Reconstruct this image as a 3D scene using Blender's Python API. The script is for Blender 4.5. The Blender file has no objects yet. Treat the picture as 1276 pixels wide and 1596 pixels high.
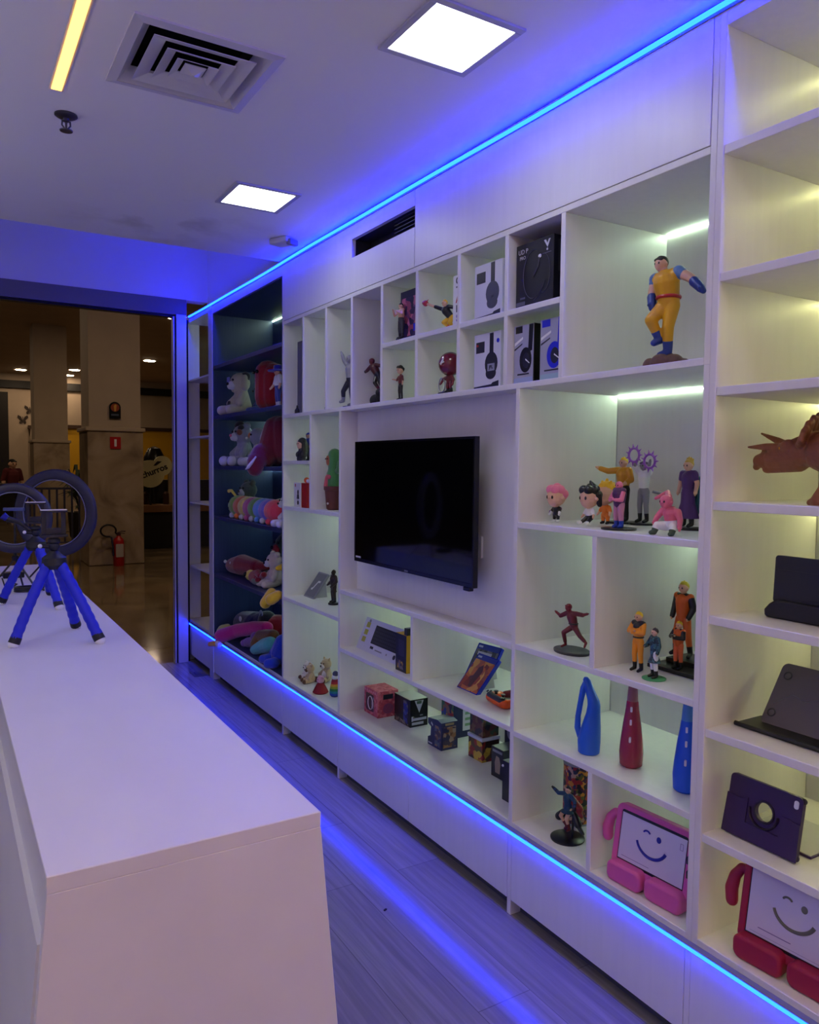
import bpy, bmesh, math, random
from mathutils import Vector, Matrix
random.seed(7)
SC = bpy.context.scene
COL = SC.collection
PI = math.pi

# ---------------------------------------------------------------- camera
cd = bpy.data.cameras.new('camera'); cam = bpy.data.objects.new('camera', cd); COL.objects.link(cam)
cd.sensor_fit = 'HORIZONTAL'; cd.sensor_width = 36.0; cd.lens = 1210.7 / 1276 * 36.0
cd.clip_start = 0.02; cd.clip_end = 200
_r = Vector((0.85670037, -0.51571373, 0.01018934)); _u = Vector((0.02137151, 0.05522528, 0.99824517)); _w = Vector((0.51537145, 0.85497925, -0.0583331))
m = Matrix.Identity(4)
for i in range(3):
    m[i][0] = _r[i]; m[i][1] = _u[i]; m[i][2] = -_w[i]
m.translation = Vector((-1.658, 0.0, 1.55))
cam.matrix_world = m
SC.camera = cam

# ---------------------------------------------------------------- world, exposure
wd = bpy.data.worlds.new('world'); SC.world = wd; wd.use_nodes = True
wd.node_tree.nodes['Background'].inputs[0].default_value = (0.5, 0.55, 0.7, 1)
wd.node_tree.nodes['Background'].inputs[1].default_value = 0.004
SC.view_settings.view_transform = 'Standard'; SC.view_settings.look = 'None'
SC.view_settings.gamma = 1.0; SC.view_settings.use_curve_mapping = False
SC.view_settings.exposure = 0.22
SC.render.engine = 'CYCLES'
SC.cycles.use_denoising = True
SC.cycles.max_bounces = 10; SC.cycles.diffuse_bounces = 6; SC.cycles.glossy_bounces = 4
SC.cycles.transparent_max_bounces = 12
SC.cycles.sample_clamp_indirect = 6.0
SC.cycles.caustics_reflective = False; SC.cycles.caustics_refractive = False

# light levels (radiance of the emitting surfaces of the room's lamps and the added ones)
L_PANEL = (10.5, 10.9, 11.6)          # square ceiling panels
L_WARM = (4.2, 2.0, 0.36)            # linear lamp over the counter
L_WARM_FILL = (84.0, 44.0, 15.0)    # added linear lamp, unseen behind the viewer, for warm light on the shelves
L_FILL_UP = (6.6, 6.3, 7.2)        # added unseen pendant to brighten the ceiling, upward and downward side
L_FILL_DOWN = (4.5, 4.4, 4.8)
L_BLUE = (0.07, 0.62, 88.0)           # blue LED neon on the cabinet front, top
L_BLUE_LOW = (0.07, 0.62, 37.0)       # and bottom
L_CELL = (28.0, 39.0, 27.0)           # strips at the back of the cubbies
L_CELL_WARM = (36.0, 36.5, 15.0)      # those of the right-hand unit
L_CELL_NAVY = (16.0, 24.0, 21.0)      # those of the navy cabinet
L_MALL = (56.0, 41.0, 27.0)           # mall downlights

# ---------------------------------------------------------------- materials
def lin(c):
    def f(v):
        v /= 255.0
        return v / 12.92 if v <= 0.04045 else ((v + 0.055) / 1.055) ** 2.4
    return tuple(f(v) for v in c)
MATS = {}
def mat(name, rgb=None, rough=0.5, metal=0.0, spec=0.5, emit=None, bump=None, coat=0.0, sheen=0.0, srgb=True, vary=0.0, vscale=40.0):
    if name in MATS: return MATS[name]
    mt = bpy.data.materials.new(name); mt.use_nodes = True; MATS[name] = mt
    nt = mt.node_tree; b = nt.nodes['Principled BSDF']
    c = lin(rgb) if (rgb and srgb) else (rgb or (0.8, 0.8, 0.8))
    b.inputs['Base Color'].default_value = (*c, 1)
    b.inputs['Roughness'].default_value = rough
    b.inputs['Metallic'].default_value = metal
    b.inputs['Specular IOR Level'].default_value = spec
    if coat: b.inputs['Coat Weight'].default_value = coat
    if sheen:
        b.inputs['Sheen Weight'].default_value = sheen
    if emit:
        nt.nodes.remove(b)
        e = nt.nodes.new('ShaderNodeEmission'); mx = max(emit)
        e.inputs[0].default_value = (emit[0] / mx, emit[1] / mx, emit[2] / mx, 1); e.inputs[1].default_value = mx
        nt.links.new(e.outputs[0], nt.nodes['Material Output'].inputs[0])
        return mt
    if vary or bump:
        tc = nt.nodes.new('ShaderNodeTexCoord'); nz = nt.nodes.new('ShaderNodeTexNoise')
        nz.inputs['Scale'].default_value = bump[0] if bump else vscale
        nz.inputs['Detail'].default_value = 4
        nt.links.new(tc.outputs['Object'], nz.inputs['Vector'])
        if vary:
            mx = nt.nodes.new('ShaderNodeMix'); mx.data_type = 'RGBA'
            mx.inputs[6].default_value = (*[v * (1 - vary) for v in c], 1)
            mx.inputs[7].default_value = (*[min(1, v * (1 + vary)) for v in c], 1)
            nt.links.new(nz.outputs['Fac'], mx.inputs[0]); nt.links.new(mx.outputs[2], b.inputs['Base Color'])
        if bump:
            bp = nt.nodes.new('ShaderNodeBump'); bp.inputs['Strength'].default_value = bump[1]
            bp.inputs['Distance'].default_value = bump[2] if len(bump) > 2 else 0.004
            nt.links.new(nz.outputs['Fac'], bp.inputs['Height']); nt.links.new(bp.outputs[0], b.inputs['Normal'])
    return mt

def art(name, cols, scale=40.0, rough=0.35, stretch=(1, 1, 1), seed=0.0):
    """printed artwork: a patchwork of flat colours, no picture in it"""
    if name in MATS: return MATS[name]
    mt = bpy.data.materials.new(name); mt.use_nodes = True; MATS[name] = mt
    nt = mt.node_tree; b = nt.nodes['Principled BSDF']; b.inputs['Roughness'].default_value = rough
    tc = nt.nodes.new('ShaderNodeTexCoord'); mp = nt.nodes.new('ShaderNodeMapping')
    mp.inputs['Scale'].default_value = stretch; mp.inputs['Location'].default_value = (seed, seed * 1.7, seed * .6)
    nt.links.new(tc.outputs['Object'], mp.inputs['Vector'])
    nz = nt.nodes.new('ShaderNodeTexNoise'); nz.inputs['Scale'].default_value = scale * .6; nz.inputs['Detail'].default_value = 3
    nt.links.new(mp.outputs[0], nz.inputs['Vector'])
    vo = nt.nodes.new('ShaderNodeTexVoronoi'); vo.inputs['Scale'].default_value = scale
    ad = nt.nodes.new('ShaderNodeVectorMath'); ad.operation = 'MULTIPLY_ADD'; ad.inputs[1].default_value = (.02, .02, .02)
    nt.links.new(nz.outputs['Color'], ad.inputs[0]); nt.links.new(mp.outputs[0], ad.inputs[2]); nt.links.new(ad.outputs[0], vo.inputs['Vector'])
    sp = nt.nodes.new('ShaderNodeSeparateColor'); nt.links.new(vo.outputs['Color'], sp.inputs[0])
    cr = nt.nodes.new('ShaderNodeValToRGB'); cr.color_ramp.interpolation = 'CONSTANT'
    n = len(cols)
    while len(cr.color_ramp.elements) < n: cr.color_ramp.elements.new(0.5)
    for i, c in enumerate(cols):
        cr.color_ramp.elements[i].position = i / n; cr.color_ramp.elements[i].color = (*lin(c), 1)
    nt.links.new(sp.outputs[0], cr.inputs[0]); nt.links.new(cr.outputs[0], b.inputs['Base Color'])
    return mt

def node_mat(name, build, rough=0.5, spec=0.5):
    mt = bpy.data.materials.new(name); mt.use_nodes = True; MATS[name] = mt
    nt = mt.node_tree; b = nt.nodes['Principled BSDF']; b.inputs['Roughness'].default_value = rough; b.inputs['Specular IOR Level'].default_value = spec
    build(nt, b); return mt

def _lam(nt, b, c0, c1, sc):
    tc = nt.nodes.new('ShaderNodeTexCoord'); mp = nt.nodes.new('ShaderNodeMapping'); mp.inputs['Scale'].default_value = sc
    nz = nt.nodes.new('ShaderNodeTexNoise'); nz.inputs['Scale'].default_value = 1.0; nz.inputs['Detail'].default_value = 6
    nt.links.new(tc.outputs['Object'], mp.inputs[0]); nt.links.new(mp.outputs[0], nz.inputs['Vector'])
    cr = nt.nodes.new('ShaderNodeValToRGB'); cr.color_ramp.elements[0].color = (*c0, 1); cr.color_ramp.elements[1].color = (*c1, 1)
    cr.color_ramp.elements[0].position = .3; cr.color_ramp.elements[1].position = .7
    nt.links.new(nz.outputs['Fac'], cr.inputs[0]); nt.links.new(cr.outputs[0], b.inputs['Base Color'])
    return nz
node_mat('white_laminate', lambda nt, b: _lam(nt, b, (.71, .70, .68), (.74, .73, .71), (40, 40, 3)), 0.38)
node_mat('navy_laminate', lambda nt, b: _lam(nt, b, (.022, .038, .115), (.03, .05, .14), (60, 60, 3)), 0.4)
node_mat('counter_laminate', lambda nt, b: _lam(nt, b, (.70, .68, .66), (.74, .72, .70), (8, 3, 8)), 0.42)
node_mat('white_paint', lambda nt, b: _lam(nt, b, (.78, .78, .78), (.82, .82, .82), (1.5, 1.5, 1.5)), 0.7)
node_mat('cream_paint', lambda nt, b: _lam(nt, b, (.42, .33, .24), (.47, .37, .27), (2, 2, 2)), 0.7)
def _ceil(nt, b):
    # paint with a few faint water stains
    tc = nt.nodes.new('ShaderNodeTexCoord')
    nz = nt.nodes.new('ShaderNodeTexNoise'); nz.inputs['Scale'].default_value = 3.2; nz.inputs['Detail'].default_value = 5
    gr = nt.nodes.new('ShaderNodeVectorMath'); gr.operation = 'DISTANCE'; gr.inputs[1].default_value = (-0.72, 3.8, 2.70)
    nt.links.new(tc.outputs['Object'], nz.inputs['Vector']); nt.links.new(tc.outputs['Object'], gr.inputs[0])
    mr = nt.nodes.new('ShaderNodeMapRange'); mr.inputs[1].default_value = .05; mr.inputs[2].default_value = .55; mr.inputs[3].default_value = 1; mr.inputs[4].default_value = 0
    nt.links.new(gr.outputs['Value'], mr.inputs[0])
    m2 = nt.nodes.new('ShaderNodeMapRange'); m2.inputs[1].default_value = .5; m2.inputs[2].default_value = .72
    nt.links.new(nz.outputs['Fac'], m2.inputs[0])
    ml = nt.nodes.new('ShaderNodeMath'); ml.operation = 'MULTIPLY'; nt.links.new(mr.outputs[0], ml.inputs[0]); nt.links.new(m2.outputs[0], ml.inputs[1])
    mx = nt.nodes.new('ShaderNodeMix'); mx.data_type = 'RGBA'; mx.inputs[6].default_value = (.86, .85, .84, 1); mx.inputs[7].default_value = (.46, .42, .37, 1)
    nt.links.new(ml.outputs[0], mx.inputs[0]); nt.links.new(mx.outputs[2], b.inputs['Base Color'])
node_mat('ceiling_paint', _ceil, 0.8)
def _floor(nt, b):
    tc = nt.nodes.new('ShaderNodeTexCoord'); mp = nt.nodes.new('ShaderNodeMapping'); mp.inputs['Rotation'].default_value = (0, 0, PI / 2)
    nt.links.new(tc.outputs['Object'], mp.inputs[0])
    br = nt.nodes.new('ShaderNodeTexBrick'); br.inputs['Scale'].default_value = 1.0
    br.inputs['Brick Width'].default_value = 1.25; br.inputs['Row Height'].default_value = .19; br.inputs['Mortar Size'].default_value = .0016
    br.inputs['Color1'].default_value = (.25, .235, .228, 1); br.inputs['Color2'].default_value = (.30, .285, .275, 1); br.inputs['Mortar'].default_value = (.16, .15, .15, 1)
    br.offset = .37
    nt.links.new(mp.outputs[0], br.inputs['Vector'])
    m2 = nt.nodes.new('ShaderNodeMapping'); m2.inputs['Scale'].default_value = (55, 2.2, 1); nt.links.new(tc.outputs['Object'], m2.inputs[0])
    nz = nt.nodes.new('ShaderNodeTexNoise'); nz.inputs['Scale'].default_value = 1; nz.inputs['Detail'].default_value = 7; nz.inputs['Distortion'].default_value = .6
    nt.links.new(m2.outputs[0], nz.inputs['Vector'])
    cr = nt.nodes.new('ShaderNodeValToRGB'); cr.color_ramp.elements[0].position = .3; cr.color_ramp.elements[1].position = .68
    cr.color_ramp.elements[0].color = (.74, .72, .72, 1); cr.color_ramp.elements[1].color = (1.06, 1.06, 1.06, 1)
    nt.links.new(nz.outputs['Fac'], cr.inputs[0])
    mx = nt.nodes.new('ShaderNodeMix'); mx.data_type = 'RGBA'; mx.blend_type = 'MULTIPLY'; mx.inputs[0].default_value = 1
    nt.links.new(br.outputs['Color'], mx.inputs[6]); nt.links.new(cr.outputs[0], mx.inputs[7]); nt.links.new(mx.outputs[2], b.inputs['Base Color'])
    bp = nt.nodes.new('ShaderNodeBump'); bp.inputs['Strength'].default_value = .03; bp.inputs['Distance'].default_value = .001
    nt.links.new(nz.outputs['Fac'], bp.inputs['Height']); nt.links.new(bp.outputs[0], b.inputs['Normal'])
node_mat('floor_laminate', _floor, 0.15, 0.6)
def _marble(c0, c1, c2, sc):
    def f(nt, b):
        tc = nt.nodes.new('ShaderNodeTexCoord')
        nz = nt.nodes.new('ShaderNodeTexNoise'); nz.inputs['Scale'].default_value = sc; nz.inputs['Detail'].default_value = 8; nz.inputs['Distortion'].default_value = 1.5
        nt.links.new(tc.outputs['Object'], nz.inputs['Vector'])
        cr = nt.nodes.new('ShaderNodeValToRGB'); cr.color_ramp.elements[0].color = (*c0, 1); cr.color_ramp.elements[1].color = (*c2, 1)
        cr.color_ramp.elements[0].position = .3; cr.color_ramp.elements[1].position = .72
        e = cr.color_ramp.elements.new(.5); e.color = (*c1, 1)
        nt.links.new(nz.outputs['Fac'], cr.inputs[0]); nt.links.new(cr.outputs[0], b.inputs['Base Color'])
    return f
node_mat('brown_marble', _marble((.20, .14, .085), (.36, .27, .17), (.45, .35, .24), 1.6), 0.3)
def _mfloor(nt, b):
    _marble((.13, .09, .05), (.20, .14, .08), (.26, .19, .11), 1.1)(nt, b)
node_mat('mall_marble', _mfloor, 0.09, 0.6)
def _glass(name, tint=(1, 1, 1), gl=.12):
    mt = bpy.data.materials.new(name); mt.use_nodes = True; MATS[name] = mt; nt = mt.node_tree; nt.nodes.remove(nt.nodes['Principled BSDF'])
    tr = nt.nodes.new('ShaderNodeBsdfTransparent'); tr.inputs[0].default_value = (*tint, 1)
    g = nt.nodes.new('ShaderNodeBsdfGlossy'); g.inputs['Roughness'].default_value = .02
    fr = nt.nodes.new('ShaderNodeFresnel'); fr.inputs[0].default_value = 1.45
    mx = nt.nodes.new('ShaderNodeMixShader'); nt.links.new(fr.outputs[0], mx.inputs[0]); nt.links.new(tr.outputs[0], mx.inputs[1]); nt.links.new(g.outputs[0], mx.inputs[2])
    nt.links.new(mx.outputs[0], nt.nodes['Material Output'].inputs[0]); return mt
_glass('clear_glass', (.96, .985, .97)); _glass('clear_plastic', (.93, .93, .95)); _glass('smoked_acrylic', (.55, .55, .6))
WL = MATS['white_laminate']; NL = MATS['navy_laminate']

# ---------------------------------------------------------------- mesh helpers
class MB:
    """collects primitive shapes and links them as one mesh object"""
    def __init__(s): s.bm = bmesh.new()
    def _v(s, pts): return [s.bm.verts.new(p) for p in pts]
    def box(s, x0, x1, y0, y1, z0, z1):
        v = s._v([(x, y, z) for z in (z0, z1) for y in (y0, y1) for x in (x0, x1)])
        for f in ((0, 2, 3, 1), (4, 5, 7, 6), (0, 1, 5, 4), (2, 6, 7, 3), (0, 4, 6, 2), (1, 3, 7, 5)): s.bm.faces.new([v[i] for i in f])
        return s
    def hexa(s, b4, t4):
        v = s._v(list(b4) + list(t4))
        for f in ((3, 2, 1, 0), (4, 5, 6, 7), (0, 1, 5, 4), (1, 2, 6, 5), (2, 3, 7, 6), (3, 0, 4, 7)): s.bm.faces.new([v[i] for i in f])
        return s
    def prism(s, pts, a, b, axis='y'):
        """2D polygon extruded from a to b along axis; pts are the other two coordinates in xyz order"""
        def P(p, t):
            return (t, p[0], p[1]) if axis == 'x' else (p[0], t, p[1]) if axis == 'y' else (p[0], p[1], t)
        A = s._v([P(p, a) for p in pts]); B = s._v([P(p, b) for p in pts]); n = len(pts)
        s.bm.faces.new(A); s.bm.faces.new(B[::-1])
        for i in range(n): s.bm.faces.new([A[i], B[i], B[(i + 1) % n], A[(i + 1) % n]])
        return s
    def rings(s, rs, closed=False, cap=True):
        V = [s._v(r) for r in rs]; n = len(V[0]); k = len(V)
        for i in range(k if closed else k - 1):
            a, b = V[i], V[(i + 1) % k]
            for j in range(n): s.bm.faces.new([a[j], a[(j + 1) % n], b[(j + 1) % n], b[j]])
        if cap and not closed:
            s.bm.faces.new(V[0][::-1]); s.bm.faces.new(V[-1])
        return s
    def tube(s, pts, r, n=10, closed=False, flat=None):
        pts = [Vector(p) for p in pts]; k = len(pts); rr = r if isinstance(r, (list, tuple)) else [r] * k
        rs = []; up = None
        for i, p in enumerate(pts):
            a = pts[i - 1] if (i or closed) else p; b = pts[(i + 1) % k] if (i < k - 1 or closed) else p
            t = (b - a).normalized()
            if up is None:
                up = Vector((0, 0, 1)) if abs(t.z) < .9 else Vector((1, 0, 0))
            x = t.cross(up).normalized(); y = x.cross(t).normalized(); up = y
            f = flat or 1.0
            rs.append([p + x * math.cos(2 * PI * j / n) * rr[i] + y * math.sin(2 * PI * j / n) * rr[i] * f for j in range(n)])
        return s.rings(rs, closed)
    def cyl(s, p0, p1, r0, r1=None, n=20): return s.tube([p0, p1], [r0, r0 if r1 is None else r1], n)
    def lathe(s, prof, c=(0, 0, 0), n=24, sx=1, sy=1):
        """profile (radius, z) bottom to top; closed when the ends sit on the axis or are capped"""
        rs = [[(c[0] + max(r, 1e-5) * math.cos(2 * PI * j / n) * sx, c[1] + max(r, 1e-5) * math.sin(2 * PI * j / n) * sy, c[2] + z) for j in range(n)] for r, z in prof]
        return s.rings(rs)
    def ball(s, c, r, n=16, sc=(1, 1, 1)):
        k = n // 2
        return s.rings([[(c[0] + sc[0] * r * max(math.sin(PI * i / k), .02) * math.cos(2 * PI * j / n), c[1] + sc[1] * r * max(math.sin(PI * i / k), .02) * math.sin(2 * PI * j / n), c[2] - sc[2] * r * math.cos(PI * i / k)) for j in range(n)] for i in range(k + 1)])
    def torus(s, c, R, r, axis='y', n=40, k=10, sx=1, sz=1, flat=None):
        pts = []
        for i in range(n):
            a = 2 * PI * i / n; u, w = R * math.cos(a) * sx, R * math.sin(a) * sz
            pts.append((c[0] + u, c[1], c[2] + w) if axis == 'y' else (c[0] + u, c[1] + w, c[2]) if axis == 'z' else (c[0], c[1] + u, c[2] + w))
        return s.tube(pts, r, k, closed=True, flat=flat)
    def xf(s, M):
        bmesh.ops.transform(s.bm, matrix=M, verts=s.bm.verts); return s
    def build(s, name, m, parent=None, smooth=False, bevel=0.0, seg=2):
        bmesh.ops.recalc_face_normals(s.bm, faces=s.bm.faces)
        me = bpy.data.meshes.new(name); s.bm.to_mesh(me); s.bm.free()
        me.materials.append(m if not isinstance(m, str) else MATS[m])
        o = bpy.data.objects.new(name, me); COL.objects.link(o)
        if parent: o.parent = parent
        if smooth:
            for p in me.polygons: p.use_smooth = True
            me.set_sharp_from_angle(angle=math.radians(38))
        if bevel:
            md = o.modifiers.new('bevel', 'BEVEL'); md.width = bevel; md.segments = seg; md.limit_method = 'ANGLE'; md.angle_limit = math.radians(40)
        return o

def tag(o, label, cat, group=None, kind=None):
    o['label'] = label; o['category'] = cat
    if group: o['group'] = group
    if kind: o['kind'] = kind
    return o
def thing(name, label, cat, loc=(0, 0, 0), rz=0.0, group=None, rot=None):
    o = bpy.data.objects.new(name, None); COL.objects.link(o); o.empty_display_size = .02
    o.location = loc; o.rotation_euler = rot if rot else (0, 0, math.radians(rz))
    return tag(o, label, cat, group)
def struct(o, label=None):
    o['kind'] = 'structure'
    if label: o['label'] = label
    return o
def rrect(x0, x1, z0, z1, r, n=5):
    pts = []
    for cx, cz, a0 in ((x1 - r, z1 - r, 0), (x0 + r, z1 - r, 90), (x0 + r, z0 + r, 180), (x1 - r, z0 + r, 270)):
        for i in range(n + 1):
            a = math.radians(a0 + 90 * i / n); pts.append((cx + r * math.cos(a), cz + r * math.sin(a)))
    return pts
def ell(cx, cz, rx, rz, n=20, a0=0, a1=360):
    return [(cx + rx * math.cos(math.radians(a0 + (a1 - a0) * i / n)), cz + rz * math.sin(math.radians(a0 + (a1 - a0) * i / n))) for i in range(n + (0 if a1 - a0 == 360 else 1))]
def text(s, size, parent, m, loc, name='lettering', rot=(PI / 2, 0, 0), depth=.0004, align='CENTER', shear=0.0, sx=1.0, bold=0.0):
    cu = bpy.data.curves.new(name, 'FONT'); cu.body = s; cu.size = size; cu.extrude = depth; cu.align_x = align; cu.align_y = 'CENTER'; cu.shear = shear; cu.offset = bold
    t = bpy.data.objects.new(name, cu); COL.objects.link(t)
    bpy.context.view_layer.update()
    me = bpy.data.meshes.new_from_object(t.evaluated_get(bpy.context.evaluated_depsgraph_get()))
    bpy.data.objects.remove(t); bpy.data.curves.remove(cu)
    o = bpy.data.objects.new(name, me); COL.objects.link(o); me.materials.clear(); me.materials.append(MATS[m] if isinstance(m, str) else m)
    o.parent = parent; o.location = loc; o.rotation_euler = rot; o.scale = (sx, 1, 1)
    return o

def blob(name, m, caps, parent, vox=.003, smooth=3, floor=None):
    """one continuous soft body: capsules (p0, r0[, p1, r1]) fused into a single skin"""
    s = MB()
    for c in caps:
        p0, r0 = Vector(c[0]), c[1]
        if len(c) == 2: s.ball(p0, r0, 16); continue
        p1, r1 = Vector(c[2]), c[3]
        if (p1 - p0).length < 1e-5: s.ball(p0, max(r0, r1), 16); continue
        t = (p1 - p0).normalized(); up = Vector((0, 0, 1)) if abs(t.z) < .9 else Vector((1, 0, 0))
        x = t.cross(up).normalized(); y = x.cross(t)
        rs = []
        for q in (-90, -60, -30, 0): rs.append((p0 + t * r0 * math.sin(math.radians(q)), max(r0 * math.cos(math.radians(q)), r0 * .03)))
        for q in (0, 30, 60, 90): rs.append((p1 + t * r1 * math.sin(math.radians(q)), max(r1 * math.cos(math.radians(q)), r1 * .03)))
        s.rings([[p + x * r * math.cos(2 * PI * j / 14) + y * r * math.sin(2 * PI * j / 14) for j in range(14)] for p, r in rs])
    tmp = s.build('tmp', m)
    md = tmp.modifiers.new('r', 'REMESH'); md.mode = 'VOXEL'; md.voxel_size = vox
    if smooth:
        sm = tmp.modifiers.new('s', 'SMOOTH'); sm.factor = .5; sm.iterations = smooth
    bpy.context.view_layer.update()
    me = bpy.data.meshes.new_from_object(tmp.evaluated_get(bpy.context.evaluated_depsgraph_get()))
    old = tmp.data; bpy.data.objects.remove(tmp); bpy.data.meshes.remove(old)
    me.name = name
    if floor is not None:
        for v in me.vertices: v.co.z = max(v.co.z, floor)
    for p in me.polygons: p.use_smooth = True
    o = bpy.data.objects.new(name, me); COL.objects.link(o); o.parent = parent
    return o
# ================================================================ the setting
def sbox(name, m, *b, **k): return struct(MB().box(*b).build(name, m, **k))
sbox('floor', 'floor_laminate', -3.2, .5, -3.0, 6.1, -.05, 0)
sbox('floor_mall', 'mall_marble', -14, 18, 6.1, 31, -.06, -.004)
vx, vy, vq = -1.0063, 2.3240, .176
struct(MB().box(-3.2, vx - vq, -3.0, 4.215, 2.700, 2.84).box(vx + vq, .012, -3.0, 4.215, 2.700, 2.84).box(vx - vq, vx + vq, -3.0, vy - vq, 2.700, 2.84).box(vx - vq, vx + vq, vy + vq, 4.215, 2.700, 2.84).build('ceiling', 'ceiling_paint'))
sbox('ceiling_recess', 'white_paint', -3.2, .5, 4.1, 6.2, 3.3, 3.36)
sbox('wall_left', 'white_paint', -3.3, -3.2, -3.1, 6.2, 0, 3.36)
sbox('wall_back', 'white_paint', -3.2, .6, -3.1, -3.0, 0, 3.36)
sbox('wall_right', 'white_paint', .475, .575, -3.0, 6.1, 0, 2.69)
struct(MB().box(.15, .25, 4.2, 6.1, 2.70, 3.3).build('wall_upper', 'white_paint'))
sbox('wall_header', 'white_paint', -3.2, .15, 6.08, 6.2, 2.81, 3.3)
sbox('trim_header', mat('grey_trim', (118, 115, 112), .55), -3.2, -.015, 6.075, 6.19, 2.69, 2.81)
sbox('trim_track', mat('dark_alu', (30, 30, 36), .4, .6), -3.2, -.105, 6.09, 6.16, 2.672, 2.69)
sbox('trim_ceiling', mat('shadow_gap', (28, 26, 32), .8), .03, .05, -3.0, 4.2, 2.69, 2.84)  # dark board in place of the shade in the ceiling gap
# aluminium post of the shopfront, with a dark gasket on either side
alu = mat('pale_aluminium', (205, 205, 212), .38, .25)
struct(MB().box(-.100, -.024, 6.05, 6.13, 0, 2.69).build('column_post', alu, bevel=.002))
struct(MB().box(-.112, -.100, 6.065, 6.115, 0, 2.672).box(-.024, -.004, 6.075, 6.12, 0, 2.66).build('trim_gasket', 'dark_alu'))
struct(MB().box(-.121, -.112, 6.06, 6.12, 0, 2.672).build('trim_jamb', alu))

# the mall outside
cp = MATS['cream_paint']
sbox('ceiling_mall', 'cream_paint', -14, 18, 6.25, 31, 4.6, 4.7)
sbox('wall_mall', 'cream_paint', -14, 18, 30, 30.3, 0, 4.6)
sbox('trim_frieze', mat('frieze_black', (16, 14, 14), .6), .1, 18, 29.9, 30, 4.1, 4.36)
sbox('trim_frieze_red', mat('frieze_red', (58, 16, 18), .6), -14, .1, 29.85, 30, 4.0, 4.36)
sbox('wall_yellow', mat('yellow_paint', (212, 160, 12), .6), 2.2, 9, 29.95, 30, .9, 2.78)
sbox('trim_yellow', mat('trim_brown', (64, 40, 26), .6), 2.2, 9, 29.88, 30, 2.78, 2.9)
sbox('door_mall', mat('dark_doorway', (20, 12, 10), .6), -5, .35, 29.9, 30, 0, 3.95)
sbox('trim_door', 'cream_paint', 1.02, 1.16, 29.85, 30, 0, 2.75)
sbox('trim_lintel', 'trim_brown', .95, 2.2, 29.84, 30, 2.72, 2.84)
def column(name, x0, x1, y0, d, zc):
    struct(MB().box(x0, x1, y0, y0 + d, 0, zc).build(name + '_marble', 'brown_marble', bevel=.01))
    struct(MB().box(x0 + .03, x1 - .03, y0 + .03, y0 + d - .03, zc, 4.6).build(name + '_plaster', 'cream_paint'))
    struct(MB().box(x0 - .03, x1 + .03, y0 - .03, y0 + d + .03, zc, zc + .06).build(name + '_cap', 'cream_paint', bevel=.012))
column('column_near', .23, 1.04, 12.5, .8, 2.04)
column('column_far', .10, .84, 19.0, .8, 2.0)

# ================================================================ ceiling fittings
CZ = 2.700; KC = (CZ - 1.55) / 1.2
def cxy(x, y): return (-1.658 + (x + 1.658) * KC, y * KC, CZ)
def panel_light(x, y, label, out=False):
    t = thing('ceiling_light', label, 'ceiling light', cxy(x, y), group='square ceiling lights')
    fr = MB(); a, b = .1225, .144
    for q in ((-b, b, -b, -a), (-b, b, a, b), (-b, -a, -a, a), (a, b, -a, a)): fr.box(*q, -.008, 0)
    fr.build('frame', mat('light_frame', (186, 186, 190), .5), t, bevel=.002)
    MB().box(-.123, .123, -.123, .123, -.006, -.003).build('diffuser', mat('panel_glow', emit=L_PANEL), t)
panel_light(-.410, 1.875, 'larger-looking square ceiling light nearest the viewer, beside the air vent')
panel_light(-.413, 3.412, 'smaller-looking square ceiling light, the farther of the two')
for y in (.34, -1.2): panel_light(-.41, y, 'square ceiling light set flush in the white ceiling behind the viewer')
t = thing('fill_pendant', 'added pendant lamp out of view over the staff aisle, brightening the ceiling', 'lamp', (-2.35, 0, 2.25))  # added beyond the view so the ceiling gets upward light
MB().box(-.045, .045, -1.2, 4.0, -.02, .02).build('housing', mat('light_frame', (186, 186, 190), .5), t, bevel=.003)
MB().box(-.04, .04, -1.19, 3.99, .0202, .0225).build('up_diffuser', mat('fill_up', emit=L_FILL_UP), t)
MB().box(-.04, .04, -1.19, 3.99, -.0225, -.0202).build('down_diffuser', mat('fill_down', emit=L_FILL_DOWN), t)
for y in (-.9, 1.4, 3.7): MB().cyl((0, y, .02), (0, y, .45), .002, n=6).build('suspension_wire', MATS['light_frame'], t)

t = thing('air_vent', 'square four-way air vent with stepped louvres in the ceiling', 'vent', cxy(-.978, 2.425))
t.scale = (KC, KC, KC)
vm = mat('vent_white', (205, 203, 206), .5)
def sq_ring(mb, a, b, za, zb, th=.004):
    """sloping square ring, inner half-width a at za, outer half-width b at zb"""
    def q(h, z): return [(-h, -h, z), (h, -h, z), (h, h, z), (-h, h, z)]
    mb.rings([q(a, za), q(b, zb), q(b, zb + th), q(a, za + th)], closed=True)
fr = MB(); sq_ring(fr, .186, .214, -.010, -.006, .006); sq_ring(fr, .152, .187, .030, -.009, .002); fr.build('frame', vm, t)
for i, (a, b) in enumerate(((.106, .148), (.068, .100), (.038, .062))):
    s = MB(); sq_ring(s, a, b, .002 - i * .003, -.012 - i * .002, .002); s.build('louvre', vm, t)
s = MB(); s.rings([[(-h, -h, z), (h, -h, z), (h, h, z), (-h, h, z)] for h, z in ((.004, -.024), (.032, -.010), (.032, -.008), (.004, -.02))]); s.build('centre_cone', vm, t)
s = MB(); q = .182; s.box(-q, q, -q, q, .125, .13); s.box(-q - .003, -q, -q, q, .004, .13); s.box(q, q + .003, -q, q, .004, .13); s.box(-q, q, -q - .003, -q, .004, .13); s.box(-q, q, q, q + .003, .004, .13); s.build('duct', mat('duct_black', (12, 12, 14), .9), t)

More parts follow.
